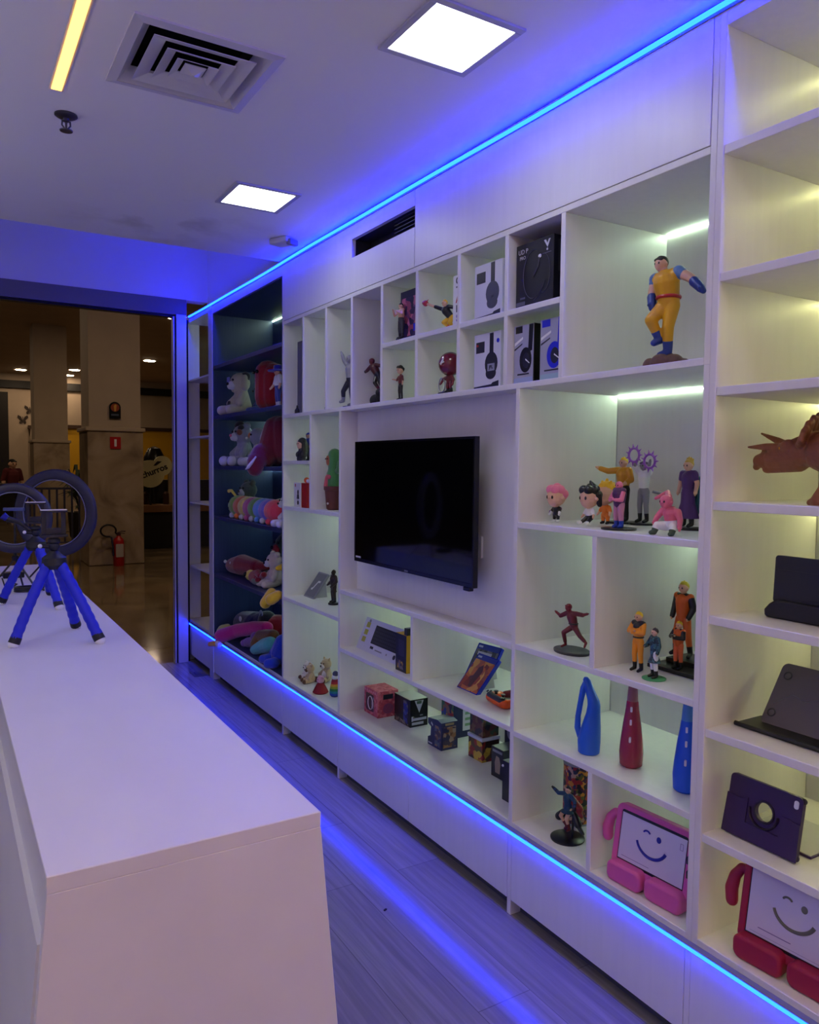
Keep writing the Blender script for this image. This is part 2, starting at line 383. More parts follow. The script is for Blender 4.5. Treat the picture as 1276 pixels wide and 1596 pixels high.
t = thing('linear_lamp', 'warm white linear lamp recessed in the ceiling at upper left', 'lamp', cxy(-1.315, 0))
MB().box(-.021, .021, -2.6, 2.683, -.003, 0).build('profile', mat('lamp_profile', (214, 208, 196), .5), t)
MB().box(-.0145, .0145, -2.59, 2.673, -.0055, -.003).build('diffuser', mat('warm_glow', emit=L_WARM), t)

t = thing('linear_lamp', 'added warm linear lamp, unseen behind the viewer, warming the shelf walls', 'lamp', (0, -1.0, CZ))  # added behind the view, far brighter than the lamp over the counter
MB().box(-1.5, .16, -.03, .03, -.003, 0).build('profile', MATS['lamp_profile'], t)
MB().box(-1.49, .15, -.022, .022, -.0055, -.003).build('diffuser', mat('warm_fill', emit=L_WARM_FILL), t)

t = thing('sprinkler', 'small steel fire sprinkler hanging under the ceiling', 'sprinkler', cxy(-1.262, 2.98))
ch = mat('dull_steel', (88, 86, 92), .35, .8)
MB().lathe([(.036, 0), (.036, -.004), (.026, -.010), (.012, -.012)][::-1], n=24).build('escutcheon', ch, t, smooth=True)
s = MB(); s.cyl((0, 0, -.010), (0, 0, -.022), .010); s.tube([(-.012, 0, -.02), (-.013, 0, -.034), (-.004, 0, -.046)], .0028, 8); s.tube([(.012, 0, -.02), (.013, 0, -.034), (.004, 0, -.046)], .0028, 8); s.cyl((0, 0, -.02), (0, 0, -.05), .004, .003, 10); s.build('body', ch, t, smooth=True)
s = MB(); s.lathe([(.002, -.054), (.020, -.053), (.021, -.050), (.004, -.048)], n=24); s.build('deflector', ch, t, smooth=True)

t = thing('ceiling_detector', 'small white sensor box on the ceiling next to the blue light strip', 'sensor', cxy(-.075, 3.95), 25)
MB().box(-.045, .045, -.06, .06, -.03, 0).build('housing', mat('sensor_white', (200, 200, 205), .5), t, bevel=.008)
MB().box(-.030, .030, -.075, -.045, -.042, -.012).build('lens', mat('sensor_lens', (120, 118, 130), .3), t, bevel=.006)

# blue LED neon on the cabinet front, top and bottom
bl = mat('blue_neon', emit=L_BLUE); ch2 = mat('led_channel', (120, 122, 150), .5)
def neon(z, label, y0, y1, amp, bl):
    t = thing('led_light_strip', label, 'light strip', (0, 0, z))
    n = 46; pts = []
    for i in range(n + 1):
        y = y0 + (y1 - y0) * i / n
        pts.append((-.0115, y, amp * math.sin(y * 2.3) * .6 + amp * math.sin(y * 5.1 + 1) * .4))
    MB().tube(pts, .0065, 8).build('glowing_tube', bl, t, smooth=True)
    MB().box(-.006, -.0003, y0, y1, -.009, .009).build('channel', ch2, t)
    if z < 1: MB().box(-.021, -.0003, y0, y1, .0105, .0125).build('flange', ch2, t)
neon(2.673, 'bright blue light strip along the top of the shelf wall', -.6, 6.03, .004, bl)
neon(.302, 'bright blue light strip along the bottom shelf above the drawers', -.6, 6.05, .0015, mat('blue_neon_low', emit=L_BLUE_LOW))

# mall downlights
def downlight(x, y, label, r=.16):
    t = thing('downlight', label, 'ceiling light', (x, y, 4.6), group='mall downlights')
    MB().cyl((0, 0, -.012), (0, 0, 0), r + .05, n=20).build('rim', 'cream_paint', t)
    MB().cyl((0, 0, -.02), (0, 0, -.012), r, n=20).build('diffuser', mat('mall_glow', emit=L_MALL), t)
for x, y, l in ((.65, 28.6, 'left one of the mall downlights, beyond the butterflies'), (2.15, 27.6, 'upper of two mall downlights between the pillars'), (2.2, 29.4, 'lower of two mall downlights between the pillars'), (3.68, 23.8, 'mall downlight to the right of the near pillar')):
    downlight(x, y, l)
for x, y in ((-.3, 9.2), (2.6, 9.2), (-1.6, 15.5), (2.6, 16.5), (5.2, 20), (-2, 22)): downlight(x, y, 'added downlight hidden above the shop header to light the mall pillars', .2)  # extra lamps added out of sight to light the pillars

# ================================================================ shelf wall
D = .455; T = .019
def bd(name, u, *b, m=WL): return MB().box(*b).build(name, m, u, bevel=.0012, seg=1)
cell_glow = mat('cell_glow', emit=L_CELL); cell_warm = mat('cell_glow_warm', emit=L_CELL_WARM); cell_navy = mat('cell_glow_teal', emit=L_CELL_NAVY)
def strip(u, y0, y1, z, x=D, m=None):
    """LED strip tucked in the back upper corner of a cubby, facing down and forward"""
    s = MB(); s.prism([(x - .001, z - .001), (x - .001, z - .0048), (x - .0048, z - .001)], y0 + .004, y1 - .004, 'y'); return s.build('led_strip', m or cell_glow, u)
def unit(name, label, y): return thing(name, label, 'shelf unit', (0, 0, 0))
def front(u, y0, y1, z0=.055, z1=.287): return MB().box(-.001, .018, y0 + .0015, y1 - .0015, z0, z1).build('drawer_front', WL, u, bevel=.0015, seg=1)
plinth_m = mat('plinth_dark', (70, 70, 82), .7)
def base(u, y0, y1):
    bd('bottom_shelf', u, 0, D, y0, y1, .290, .331)
    MB().box(.045, .06, y0, y1, 0, .06).build('plinth', plinth_m, u)

# far glass display cabinet
u = unit('display_cabinet', 'narrow white display cabinet with open shelves at the far end', 0)
bd('side_panel', u, 0, .098, 6.128, 6.147, .331, 2.69)
bd('side_panel', u, -.004, .09, 5.462, 5.552, 0, 2.69); bd('side_panel', u, .09, D, 5.53, 5.552, 0, 2.69)
bd('side_panel', u, 0, .098, 6.128, 6.147, 0, .29)
bd('back_panel', u, D, D + .016, 5.552, 6.147, 0, 2.69)
bd('top_panel', u, 0, D, 5.552, 6.128, 2.637, 2.69)
base(u, 5.552, 6.128)
for z in (.762, 1.262, 1.762, 2.2): MB().box(.003, D - .002, 5.553, 6.127, z - .012, z).build('shelf', WL, u)
front(u, 5.552, 6.128)
strip(u, 5.552, 6.128, 2.637)
struct(MB().box(.098, D, 6.135, 6.141, .331, 2.637).build('window_1', 'clear_glass'))

# navy cabinet for the soft toys
u = unit('plush_cabinet', 'tall cabinet with dark navy interior and shelves holding soft toys', 0)
bd('back_panel', u, D - .012, D, 4.155, 5.46, .331, 2.61, m=NL)
bd('side_panel', u, .002, D - .012, 5.452, 5.461, .331, 2.61, m=NL); bd('side_panel', u, .002, D - .012, 4.1555, 4.165, .331, 2.61, m=NL)
bd('top_panel', u, .002, D - .012, 4.165, 5.452, 2.60, 2.609, m=NL)
for z in (2.243, 1.893, 1.541, 1.188, .775): bd('shelf', u, .001, D - .012, 4.165, 5.452, z - .025, z, m=NL)
bd('floor_liner', u, .004, D - .012, 4.165, 5.452, .331, .334, m=NL)
base(u, 4.155, 5.461); front(u, 4.155, 4.84); front(u, 4.84, 5.461)
bd('fascia', u, 0, .018, 4.155, 5.461, 2.609, 2.69)
strip(u, 4.165, 5.452, 2.6, D - .012)
for z in (2.218, 1.868, 1.516, 1.163, .75): strip(u, 4.165, 5.452, z, D - .012, m=cell_navy)

# left white column
u = unit('cubby_unit', 'narrow white shelf unit between the navy cabinet and the television', 0)
bd('side_panel', u, 0, D, 4.134, 4.155, 0, 1.8138); bd('side_panel', u, 0, D, 3.402, 3.421, 0, 1.814)
bd('back_panel', u, D, D + .012, 3.421, 4.134, .331, 1.814)
bd('divider', u, 0, D, 3.757, 3.776, 1.32, 1.814)
bd('shelf', u, 0, D, 3.776, 4.134, 1.557, 1.576)
for z in (1.320, .804): bd('shelf', u, 0, D, 3.421, 4.134, z - T, z)
base(u, 3.421, 4.134); front(u, 3.421, 4.134)
strip(u, 3.776, 4.134, 1.814); strip(u, 3.421, 3.757, 1.814); strip(u, 3.776, 4.134, 1.557); strip(u, 3.421, 4.134, 1.301); strip(u, 3.421, 4.134, .785)

# television section
u = unit('media_unit', 'white shelf unit with a recessed niche holding the television', 0)
bd('niche_panel', u, .091, .107, 2.067, 3.402, .947, 1.814)
bd('back_panel', u, D, D + .012, 2.067, 3.402, .331, .926)
bd('ledge', u, 0, D, 2.067, 3.402, .928, .947)
bd('divider', u, 0, D, 2.715, 2.734, .66, .928)
bd('shelf', u, 0, D, 2.067, 3.402, .641, .66)
base(u, 2.067, 3.402); front(u, 2.067, 2.7325); front(u, 2.7325, 3.402)
strip(u, 2.734, 3.402, .928); strip(u, 2.067, 2.715, .928); strip(u, 2.067, 3.402, .641)

# figure section
u = unit('figure_unit', 'white shelf unit right of the television holding most figurines', 0)
bd('side_panel', u, 0, D, 2.047, 2.067, 0, 1.814); bd('side_panel', u, 0, D, 1.2985, 1.317, 0, 1.8138)
bd('back_panel', u, D, D + .012, 1.317, 2.047, .331, 1.814)
bd('shelf', u, 0, D, 1.317, 2.047, 1.348, 1.367); bd('shelf', u, 0, D, 1.317, 2.047, .934, .953); bd('shelf', u, 0, D, 1.317, 2.047, .633, .652)
bd('divider', u, 0, D, 1.676, 1.695, .953, 1.348); bd('divider', u, 0, D, 1.671, 1.690, .331, .633)
base(u, 1.317, 2.047); front(u, 1.317, 2.047)
strip(u, 1.317, 2.047, 1.814)
for y0, y1 in ((1.695, 2.047), (1.317, 1.676)): strip(u, y0, y1, 1.348)
strip(u, 1.317, 2.047, .934); strip(u, 1.690, 2.047, .633); strip(u, 1.317, 1.671, .633)

# upper row of cubbies
u = unit('upper_cubby_unit', 'upper row of small white cubbies above the television', 0)
bd('side_panel', u, 0, D, 4.134, 4.155, 1.814, 2.69); bd('side_panel', u, 0, D, 1.2985, 1.317, 1.814, 2.69)
bd('shelf', u, 0, D, 1.317, 4.134, 1.814, 1.833); bd('top_panel', u, 0, D, 1.317, 4.134, 2.335, 2.354)
bd('back_panel', u, D, D + .012, 1.317, 4.134, 1.814, 2.354)
dv = (3.862, 3.576, 3.292, 3.003, 2.712, 2.414, 2.130, 1.851)
for y in dv: bd('divider', u, 0, D, y - .0095, y + .0095, 1.833, 2.335)
for a, b in zip(dv[3:], dv[4:]): bd('shelf', u, 0, D, b + .0095, a - .0095, 2.064, 2.083)
ed = (4.134,) + dv[:3]
for a, b in zip(ed, ed[1:]): strip(u, b + .0095, a - .0095, 2.335)
for a, b in zip(dv[3:], dv[4:]):
    strip(u, b + .0095, a - .0095, 2.064); 
    if b < 2.7 and b > 1.9: strip(u, b + .0095, a - .0095, 2.335)
strip(u, 2.722, 2.994, 2.335); strip(u, 1.317, 1.842, 2.335)

# fascia panels over the cubbies
u = thing('fascia_panel', 'white fascia panel with a dark slot grille above the left cubbies', 'panel', (0, 0, 0))
MB().box(-.001, .018, 2.7325, 4.133, 2.356, 2.515).box(-.001, .018, 2.7325, 4.133, 2.60, 2.69).box(-.001, .018, 3.290, 4.133, 2.515, 2.60).build('board', WL, u)
s = MB(); s.box(.10, .11, 2.73, 3.30, 2.51, 2.61).box(.018, .11, 2.73, 2.735, 2.51, 2.61).box(.018, .11, 3.292, 3.30, 2.51, 2.61).box(.018, .11, 2.73, 3.30, 2.60, 2.61).box(.018, .11, 2.73, 3.30, 2.505, 2.515).build('air_duct', mat('duct_dark', (26, 25, 30), .7), u)
s = MB()
for i in range(5):
    z = 2.53 + i * .016; s.box(.03, .05, 2.737, 2.95, z, z + .003)
s.build('grille', mat('grille_grey', (66, 64, 72), .5, .3), u)
u = thing('fascia_panel', 'plain white fascia panel above the right-hand cubbies', 'panel', (0, 0, 0))
MB().box(-.001, .018, 1.3185, 2.7295, 2.356, 2.69).build('board', WL, u, bevel=.001, seg=1)

# right shelf column
u = unit('tablet_shelf_unit', 'white shelf unit with tablets nearest the viewer', 0)
bd('side_panel', u, 0, D, 1.280, 1.2983, 0, 2.69); bd('side_panel', u, 0, D, .36, .379, 0, 2.69)
bd('back_panel', u, D, D + .012, .379, 1.280, .331, 2.69)
bd('top_panel', u, 0, D, .379, 1.280, 2.628, 2.69)
RZ = (2.345, 2.036, 1.756, 1.470, 1.180, .888, .612)
for z in RZ: bd('shelf', u, .004, D, .379, 1.280, z - .0215, z)
base(u, .379, 1.280); front(u, .379, 1.298)
for z in (2.628,) + tuple(z - .0215 for z in RZ): strip(u, .379, 1.280, z, m=cell_warm)

# floor box
t = thing('floor_box', 'dark metal floor outlet plate near the far cabinet', 'floor outlet', (-.04, 5.66, 0))
MB().box(-.065, .065, -.07, .07, 0, .004).build('plate', mat('plate_grey', (72, 70, 74), .4, .5), t, bevel=.001)
MB().box(-.04, .04, -.04, .04, .004, .006).build('lid', 'plate_grey', t)
tag(MB().box(-.006, .006, -.003, .003, 0, .004).xf(Matrix.Translation((-.36, 2.29, 0)) @ Matrix.Rotation(.4, 4, 'Z')).build('paper_scrap', mat('scrap', (20, 20, 26), .8)), 'tiny dark scrap lying on the wood floor beside the counter', 'scrap')

# ================================================================ counter
cl = MATS['counter_laminate']
t = thing('sales_counter', 'long white counter with flared sides at lower left', 'counter', (0, 0, 0))
X0, X1, Y0, Y1, ZT = -1.540, -1.105, 1.205, 5.05, .95
MB().box(X0, X1, Y0, Y1, ZT - .027, ZT).build('countertop', cl, t, bevel=.0012, seg=1)
f = .0935   # outward flare per metre of height
def sec(y0, y1, z0, z1, x0a, x0b, x1a, x1b):
    return MB().hexa([(x0b, y0, z0), (x1b, y0, z0), (x1b, y1, z0), (x0b, y1, z0)], [(x0a, y0, z1), (x1a, y0, z1), (x1a, y1, z1), (x0a, y1, z1)])
zb = ZT - .027
sec(Y0, Y0 + .022, 0, zb, X0, X0 - f * zb, X1, X1 + f * zb).build('end_panel', cl, t, bevel=.001, seg=1)
sec(Y1 - .022, Y1, 0, zb, X0, X0 - f * zb, X1, X1 + f * zb).build('end_panel', cl, t)
sec(Y0 + .022, Y1 - .022, .05, zb, X1 - .022, X1 - .022 + f * (zb - .05), X1, X1 + f * (zb - .05)).build('front_panel', cl, t)
sec(Y0 + .022, Y1 - .022, .84, zb, X0 + .006, X0 + .006 - f * .083, X0 + .03, X0 + .03).build('rail', cl, t)
sec(Y0 + .022, Y1 - .022, .05, .84, X0 - .004 - f * .083, X0 - .004 - f * (zb - .05), X0 + .03, X0 + .02).build('back_panel', cl, t)
# ================================================================ builders for the goods on the shelves
# local frame of every item: origin at its base, -Y faces the aisle, +X runs towards the viewer's end of the shelf
def at(name, label, cat, x, y, z, rz=0, group=None): return thing(name, label, cat, (x, y, z), rz - 90, group)
C = {}
def col(key, rgb, rough=.45, **k): return mat(key, rgb, rough, **k)
SKIN = col('figure_skin', (214, 168, 138), .5); BLK = col('gloss_black', (16, 16, 18), .28); DKG = col('dark_grey', (52, 52, 58), .45)
WHT = col('plain_white', (226, 226, 228), .4); GRY = col('mid_grey', (138, 138, 146), .45)
EYE = col('eye_black', (10, 10, 12), .15)

def caps_of(J, names_r):
    out = []
    for a, ra, b, rb in names_r: out.append((J[a], ra, J[b], rb))
    return out
STAND = dict(pel=(0, 0, .53), chest=(0, 0, .73), neck=(0, 0, .83), head=(0, -.012, .912),
             sL=(-.105, 0, .795), eL=(-.15, .01, .65), hL=(-.155, -.03, .515), sR=(.105, 0, .795), eR=(.15, .01, .65), hR=(.155, -.03, .515),
             pL=(-.05, 0, .50), kL=(-.065, -.012, .28), aL=(-.07, .01, .045), tL=(-.075, -.075, .022),
             pR=(.05, 0, .50), kR=(.065, -.012, .28), aR=(.07, .01, .045), tR=(.075, -.075, .022))
CHIBI = dict(pel=(0, 0, .25), chest=(0, 0, .36), neck=(0, 0, .43), head=(0, -.02, .69),
             sL=(-.09, 0, .39), eL=(-.15, -.02, .31), hL=(-.18, -.06, .24), sR=(.09, 0, .39), eR=(.15, -.02, .31), hR=(.18, -.06, .24),
             pL=(-.06, 0, .22), kL=(-.07, -.01, .13), aL=(-.075, 0, .045), tL=(-.08, -.06, .035),
             pR=(.06, 0, .22), kR=(.07, -.01, .13), aR=(.075, 0, .045), tR=(.08, -.06, .035))
def lerp(a, b, t): return tuple(a[i] + (b[i] - a[i]) * t for i in range(3))
def figure(t, H, J=None, base=STAND, z0=0.0, off=(0, 0), yaw=0, skin=SKIN, shirt=None, pants=None, boots=None, gloves=None, sleeve=.5, hair=None, style='short', headr=.068, bulk=1.0,
           belt=None, skirt=None, eyes=True, vest=None):
    j = dict(base); j.update(J or {})
    ca, sa = math.cos(math.radians(yaw)), math.sin(math.radians(yaw))
    j = {k: ((p[0] * ca - p[1] * sa) * H + off[0], (p[0] * sa + p[1] * ca) * H + off[1], p[2] * H + z0) for k, p in j.items()}
    B = bulk * H; hr = headr * H; vx = max(H / 105, .0011)
    R = dict(pel=.075, chest=.095, neck=.036, s=.044, e=.036, h=.026, p=.056, k=.042, a=.028, t=.022)
    R = {k: v * B for k, v in R.items()}
    torso = [(j['pel'], R['pel'], j['chest'], R['chest']), (j['chest'], R['chest'] * .8, j['neck'], R['neck']), (j['sL'], R['s'], j['sR'], R['s']), (j['chest'], R['chest'] * .7, j['sL'], R['s']), (j['chest'], R['chest'] * .7, j['sR'], R['s'])]
    hd = Vector(j['head']); body = list(torso) + [(j['neck'], R['neck'], j['head'], R['neck']), (j['head'], hr), (tuple(hd + Vector((sa * hr * .15, -ca * hr * .2, -hr * .35))), hr * .72)]
    # nose and ears
    body += [(tuple(hd + Vector((sa * hr * .98, -ca * hr * .98, -hr * .18))), hr * .13)]
    for q in (-1, 1): body.append((tuple(hd + Vector((ca * q * hr * .97, sa * q * hr * .97, -hr * .12))), hr * .2))
    arms = []; legs = []
    for q in 'LR':
        legs += [(j['p' + q], R['p'], j['k' + q], R['k']), (j['k' + q], R['k'], j['a' + q], R['a']), (j['a' + q], R['a'], j['t' + q], R['t'])]
        arms += [(j['s' + q], R['s'], j['e' + q], R['e']), (j['e' + q], R['e'], j['h' + q], R['h']), (j['h' + q], R['h'] * 1.15)]
        # thumb and curled fingers
        hv = (Vector(j['h' + q]) - Vector(j['e' + q])).normalized()
        tip = Vector(j['h' + q]) + hv * R['h'] * 1.6
        if gloves: continue
        arms += [(j['h' + q], R['h'] * .8, tuple(tip), R['h'] * .6), (j['h' + q], R['h'] * .5, tuple(Vector(j['h' + q]) + hv * R['h'] + Vector((-sa, -ca, .3)) * R['h'] * 1.1), R['h'] * .36)]
    blob('body', skin, body + arms + legs, t, vx)
    g = 1.10
    def inf(c, k=g): return [(x[0], x[1] * k) + ((x[2], x[3] * k) if len(x) == 4 else ()) for x in c]
    if shirt:
        c = inf(torso)
        for q in 'LR':
            if sleeve > 0:
                c.append((j['s' + q], R['s'] * g * 1.05, lerp(j['s' + q], j['e' + q], min(1, sleeve * 2)), R['e'] * g * 1.12))
            if sleeve > .5: c.append((j['e' + q], R['e'] * g * 1.1, lerp(j['e' + q], j['h' + q], (sleeve - .5) * 2), R['h'] * g * 1.3))
        blob('shirt', shirt, c, t, vx)
    if vest: blob('vest', vest, inf(torso[:1] + torso[3:], 1.2), t, vx)
    if pants:
        c = [(j['pel'], R['pel'] * 1.14, lerp(j['pel'], j['chest'], .25), R['pel'] * 1.12)]
        for q in 'LR': c += inf([(j['p' + q], R['p'], j['k' + q], R['k']), (j['k' + q], R['k'], lerp(j['k' + q], j['a' + q], .75), R['a'] * 1.2)], 1.13)
        blob('trousers', pants, c, t, vx)
    if boots:
        for q in 'LR': blob('boot', boots, [(lerp(j['k' + q], j['a' + q], .55), R['a'] * 1.5, j['a' + q], R['a'] * 1.25), (j['a' + q], R['a'] * 1.25, j['t' + q], R['t'] * 1.3)], t, vx)
    if gloves:
        for q in 'LR':
            hv = (Vector(j['h' + q]) - Vector(j['e' + q])).normalized()
            blob('glove', gloves, [(lerp(j['e' + q], j['h' + q], .35), R['e'] * 1.15, j['h' + q], R['h'] * 1.3), (j['h' + q], R['h'] * 1.35, tuple(Vector(j['h' + q]) + hv * R['h'] * 1.7), R['h'] * .9), (j['h' + q], R['h'] * .8, tuple(Vector(j['h' + q]) + hv * R['h'] * 1.1 + Vector((-sa, -ca, .3)) * R['h'] * 1.5), R['h'] * .5)], t, vx)
    if belt:
        p = lerp(j['pel'], j['chest'], .22); s = MB(); s.torus(p, R['pel'] * 1.16, R['pel'] * .2, 'z', 24, 8); s.build('belt', belt, t, smooth=True)
    if skirt:
        m_, ln, w = skirt; p = j['pel']; s = MB(); s.lathe([(w * H, -ln * H), (w * H * .62, -ln * H * .45), (R['pel'] * 1.2, .03 * H), (R['pel'] * .9, .05 * H)], p, 20); s.build('skirt', m_, t, smooth=True)
    if hair:
        def hp(x, y, z): return tuple(hd + Vector(((x * ca - y * sa) * hr, (x * sa + y * ca) * hr, z * hr)))
        c = [(hp(0, .22, .24), hr * .98), (hp(0, -.05, .5), hr * .72)]
        if style == 'short': c += [(hp(-.5, -.6, .55), hr * .28, hp(.5, -.62, .5), hr * .26), (hp(0, .6, -.3), hr * .5)]
        elif style == 'tuft':
            for x, y, z in ((-.55, .1, 1.15), (0, .15, 1.35), (.55, .1, 1.15), (.2, .8, 1.0), (-.25, .7, 1.05), (-.8, .2, .7), (.8, .2, .7)): c.append((hp(x * .6, y * .6, z * .55), hr * .42, hp(x, y, z), hr * .14))
        elif style == 'tall':
            for x, y, z in ((-.5, .2, 1.5), (0, .2, 1.75), (.5, .25, 1.6), (.8, .5, 1.3), (-.2, .7, 1.6), (-.7, .4, 1.2)): c.append((hp(x * .5, y * .5, z * .4), hr * .5, hp(x, y, z), hr * .13))
        elif style == 'puff':
            for x, y, z in ((-.6, 0, .75), (.6, 0, .75), (0, .1, .95), (0, .7, .4), (-.6, .5, .3), (.6, .5, .3), (-.35, -.45, .75), (.35, -.45, .75)): c.append((hp(x, y, z), hr * .5))
        elif style == 'long':
            for x in (-.55, 0, .55): c.append((hp(x, .55, 0), hr * .5, hp(x * 1.2, .7, -1.7), hr * .35))
        blob('hair', hair, c, t, vx)
    if eyes:
        for q in (-1, 1):
            s = MB(); s.ball(hd + Vector((ca * q * hr * .36 + sa * hr * .88, sa * q * hr * .36 - ca * hr * .88, -hr * .02)), hr * .15, 10, (1, .5, 1.25)); s.build('eye', EYE, t, smooth=True)
    return j
def disc(t, r, h, m, name='base', c=(0, 0, 0), sx=1, sy=1):
    s = MB(); s.lathe([(r * .98, 0), (r, h * .3), (r, h * .8), (r * .96, h)], c, 28, sx, sy); return s.build(name, m, t, smooth=True)

def plush(t, S, m, J=None, muzzle=None, ears='round', earm=None, feet=None, nose=EYE, belly=None, eyes=True, extra=(), lie=False, headr=.23):
    """seated soft toy, S tall"""
    fur = m
    T = [((0, .02, .22), .22, (0, 0, .46), .17)]
    hd = (0, -.03, .74); c = T + [((0, 0, .46), .15, hd, .15), (hd, headr)]
    for q in (-1, 1):
        c += [((q * .14, -.02, .46), .075, (q * .26, -.16, .27), .085), ((q * .13, -.06, .13), .12, (q * .22, -.38, .11), .11)]
        if ears == 'round': c.append(((q * .17, .0, .93), .085))
        elif ears == 'point': c.append(((q * .13, 0, .88), .08, (q * .18, 0, 1.0), .025))
    c += list(extra)
    sc = lambda k: [tuple([tuple(v * S for v in p) if isinstance(p, tuple) else p * S for p in q]) for q in k]
    blob('body', fur, sc(c), t, S / 75)
    if muzzle: blob('muzzle', muzzle, sc([((0, -.23, .67), .10), ((-.05, -.25, .65), .07), ((.05, -.25, .65), .07)]), t, S / 75)
    if ears == 'floppy':
        for q in (-1, 1): blob('ear', earm or fur, sc([((q * .19, 0, .86), .06, (q * .27, -.04, .62), .085)]), t, S / 75)
    if belly: blob('belly', belly, sc([((0, -.10, .28), .15, (0, -.07, .42), .11)]), t, S / 75)
    if feet:
        for q in (-1, 1): blob('foot', feet, sc([((q * .22, -.40, .115), .118)]), t, S / 75)
    if nose: MB().ball((0, -.335 * S, .70 * S), .035 * S, 10, (1.2, .8, 1)).build('nose', nose, t, smooth=True)
    if eyes:
        for q in (-1, 1): MB().ball((q * .085 * S, -.245 * S, .79 * S), .027 * S, 10).build('eye', EYE, t, smooth=True)

def carton(t, w, d, h, m, name='box', z0=0, y0=0, x0=0): return MB().box(x0 - w / 2, x0 + w / 2, y0, y0 + d, z0, z0 + h).build(name, m, t, bevel=.0012, seg=1)
def pr(t, pts, m, y=0.0, name='print', th=.0005): return MB().prism(pts, y - th, y + .0002, 'y').build(name, m, t)
def prs(t, pts, m, x, name='side_print', th=.0005): return MB().prism(pts, x - .0002, x + th, 'x').build(name, m, t)
def rc(x0, x1, z0, z1): return [(x0, z0), (x1, z0), (x1, z1), (x0, z1)]
# ================================================================ upper cubbies
M1, MID, M2, M3, M4, BS, KB, L2, LS, L3 = 1.833, 2.083, 1.367, .953, .652, .331, .660, 1.320, 1.576, .804
hpW = col('carton_white', (206, 206, 222), .4); hpD = col('ink_navy', (34, 34, 52), .35); hpD2 = col('ink_slate', (62, 64, 84), .4); RED = col('ink_red', (170, 28, 36), .4); BLU = col('ink_blue', (28, 36, 200), .35)
def hp_box(label, x, y, z, w, h, ear, word, dot):
    t = at('headphone_box', label, 'box', x, y, z, group=None)
    carton(t, w, .07, h, hpW)
    pr(t, rc(-w * .42, -w * .1, h * .66, h * .86), hpD, name='dark_square')
    if dot: pr(t, rc(-w * .40, -w * .33, h * .78, h * .82), RED, -.0005, 'red_mark')
    c = w * .16
    pr(t, rc(c - w * .065, c + w * .075, h * .60, h * .985), hpD, name='headband_print')
    pr(t, ell(c, h * .44, w * .235, h * .21), ear, -.0004, 'ear_cup_print'); pr(t, ell(c - w * .01, h * .27, w * .19, h * .11), ear, -.0002, 'ear_cup_lower_print')
    if word:
        pr(t, rc(c - w * .13, c + w * .13, h * .31, h * .44), col('ink_pale', (150, 152, 172), .4), -.0008, 'logo_plate')
        text('JBL', h * .085, t, hpD, (c, -.0014, h * .375), bold=.0006)
    else: text('JBL', h * .06, t, col('ink_dim', (74, 76, 92), .4), (c, -.0012, h * .37))
    pr(t, [(-w * .49, .003), (w * .44, .003), (w * .44, h * .125), (w * .22, h * .10), (w * .17, h * .07), (-w * .49, h * .05)], hpD, name='footer_print')
    if dot: pr(t, ell(w * .40, h * .83, w * .05, w * .05), BLU, -.0003, 'blue_dot')
hp_box('white headphone box in the lower row with JBL on the ear cup', .03, 2.272, M1, .158, .198, hpD, True, True)
hp_box('white headphone box in the upper row beside the black headset box', .03, 2.272, MID, .164, .196, hpD2, False, False)

def swirl_box(label, x, y, z, w, h, ear, tagm, foot):
    t = at('headphone_box', label, 'box', x, y, z)
    carton(t, w, .06, h, BLK)
    pr(t, rc(-w * .49, w * .48, .001, h * .998), col('ink_lavender', (158, 158, 182), .35), name='front_print')
    pr(t, rc(-w * .42, -w * .08, h * .87, h * .985), tagm, -.0006, 'logo_tag')
    pr(t, [(w * .22, h * .52), (w * .42, h * .55), (w * .47, h * .99), (w * .26, h * .99)], ear, -.0006, 'headband_print')
    pr(t, ell(w * .1, h * .40, w * .30, h * .215), ear, -.0009, 'ear_cup_print')
    pr(t, ell(w * .13, h * .39, w * .17, h * .13), hpD, -.0013, 'cup_pad_print')
    pr(t, [(w * .1, h * .40), (w * .3, h * .33), (w * .31, h * .345), (w * .11, h * .42)], WHT, -.0017, 'glint_print')
    pr(t, [(-w * .46, h * .66), (-w * .05, h * .76), (-w * .05, h * .80), (-w * .46, h * .71)], WHT, -.0006, 'model_name_print')
    pr(t, [(-w * .46, h * .58), (-w * .08, h * .67), (-w * .08, h * .69), (-w * .46, h * .61)], hpD, -.0006, 'underline_print')
    pr(t, rc(-w * .30, w * .28, h * .15, h * .175), hpD, -.0006, 'shadow_print')
    pr(t, rc(-w * .47, w * .46, h * .015, h * .105), foot, -.0006, 'footer_print')
    return t
swirl_box('grey headphone box with a black cup, left of its blue twin', .03, 2.066, M1, .104, .196, BLK, BLK, col('ink_frost', (150, 162, 204), .4))
swirl_box('grey headphone box with a bright blue cup and blue tag', .03, 1.925, M1, .116, .198, BLU, BLU, col('ink_mint', (150, 176, 190), .4))

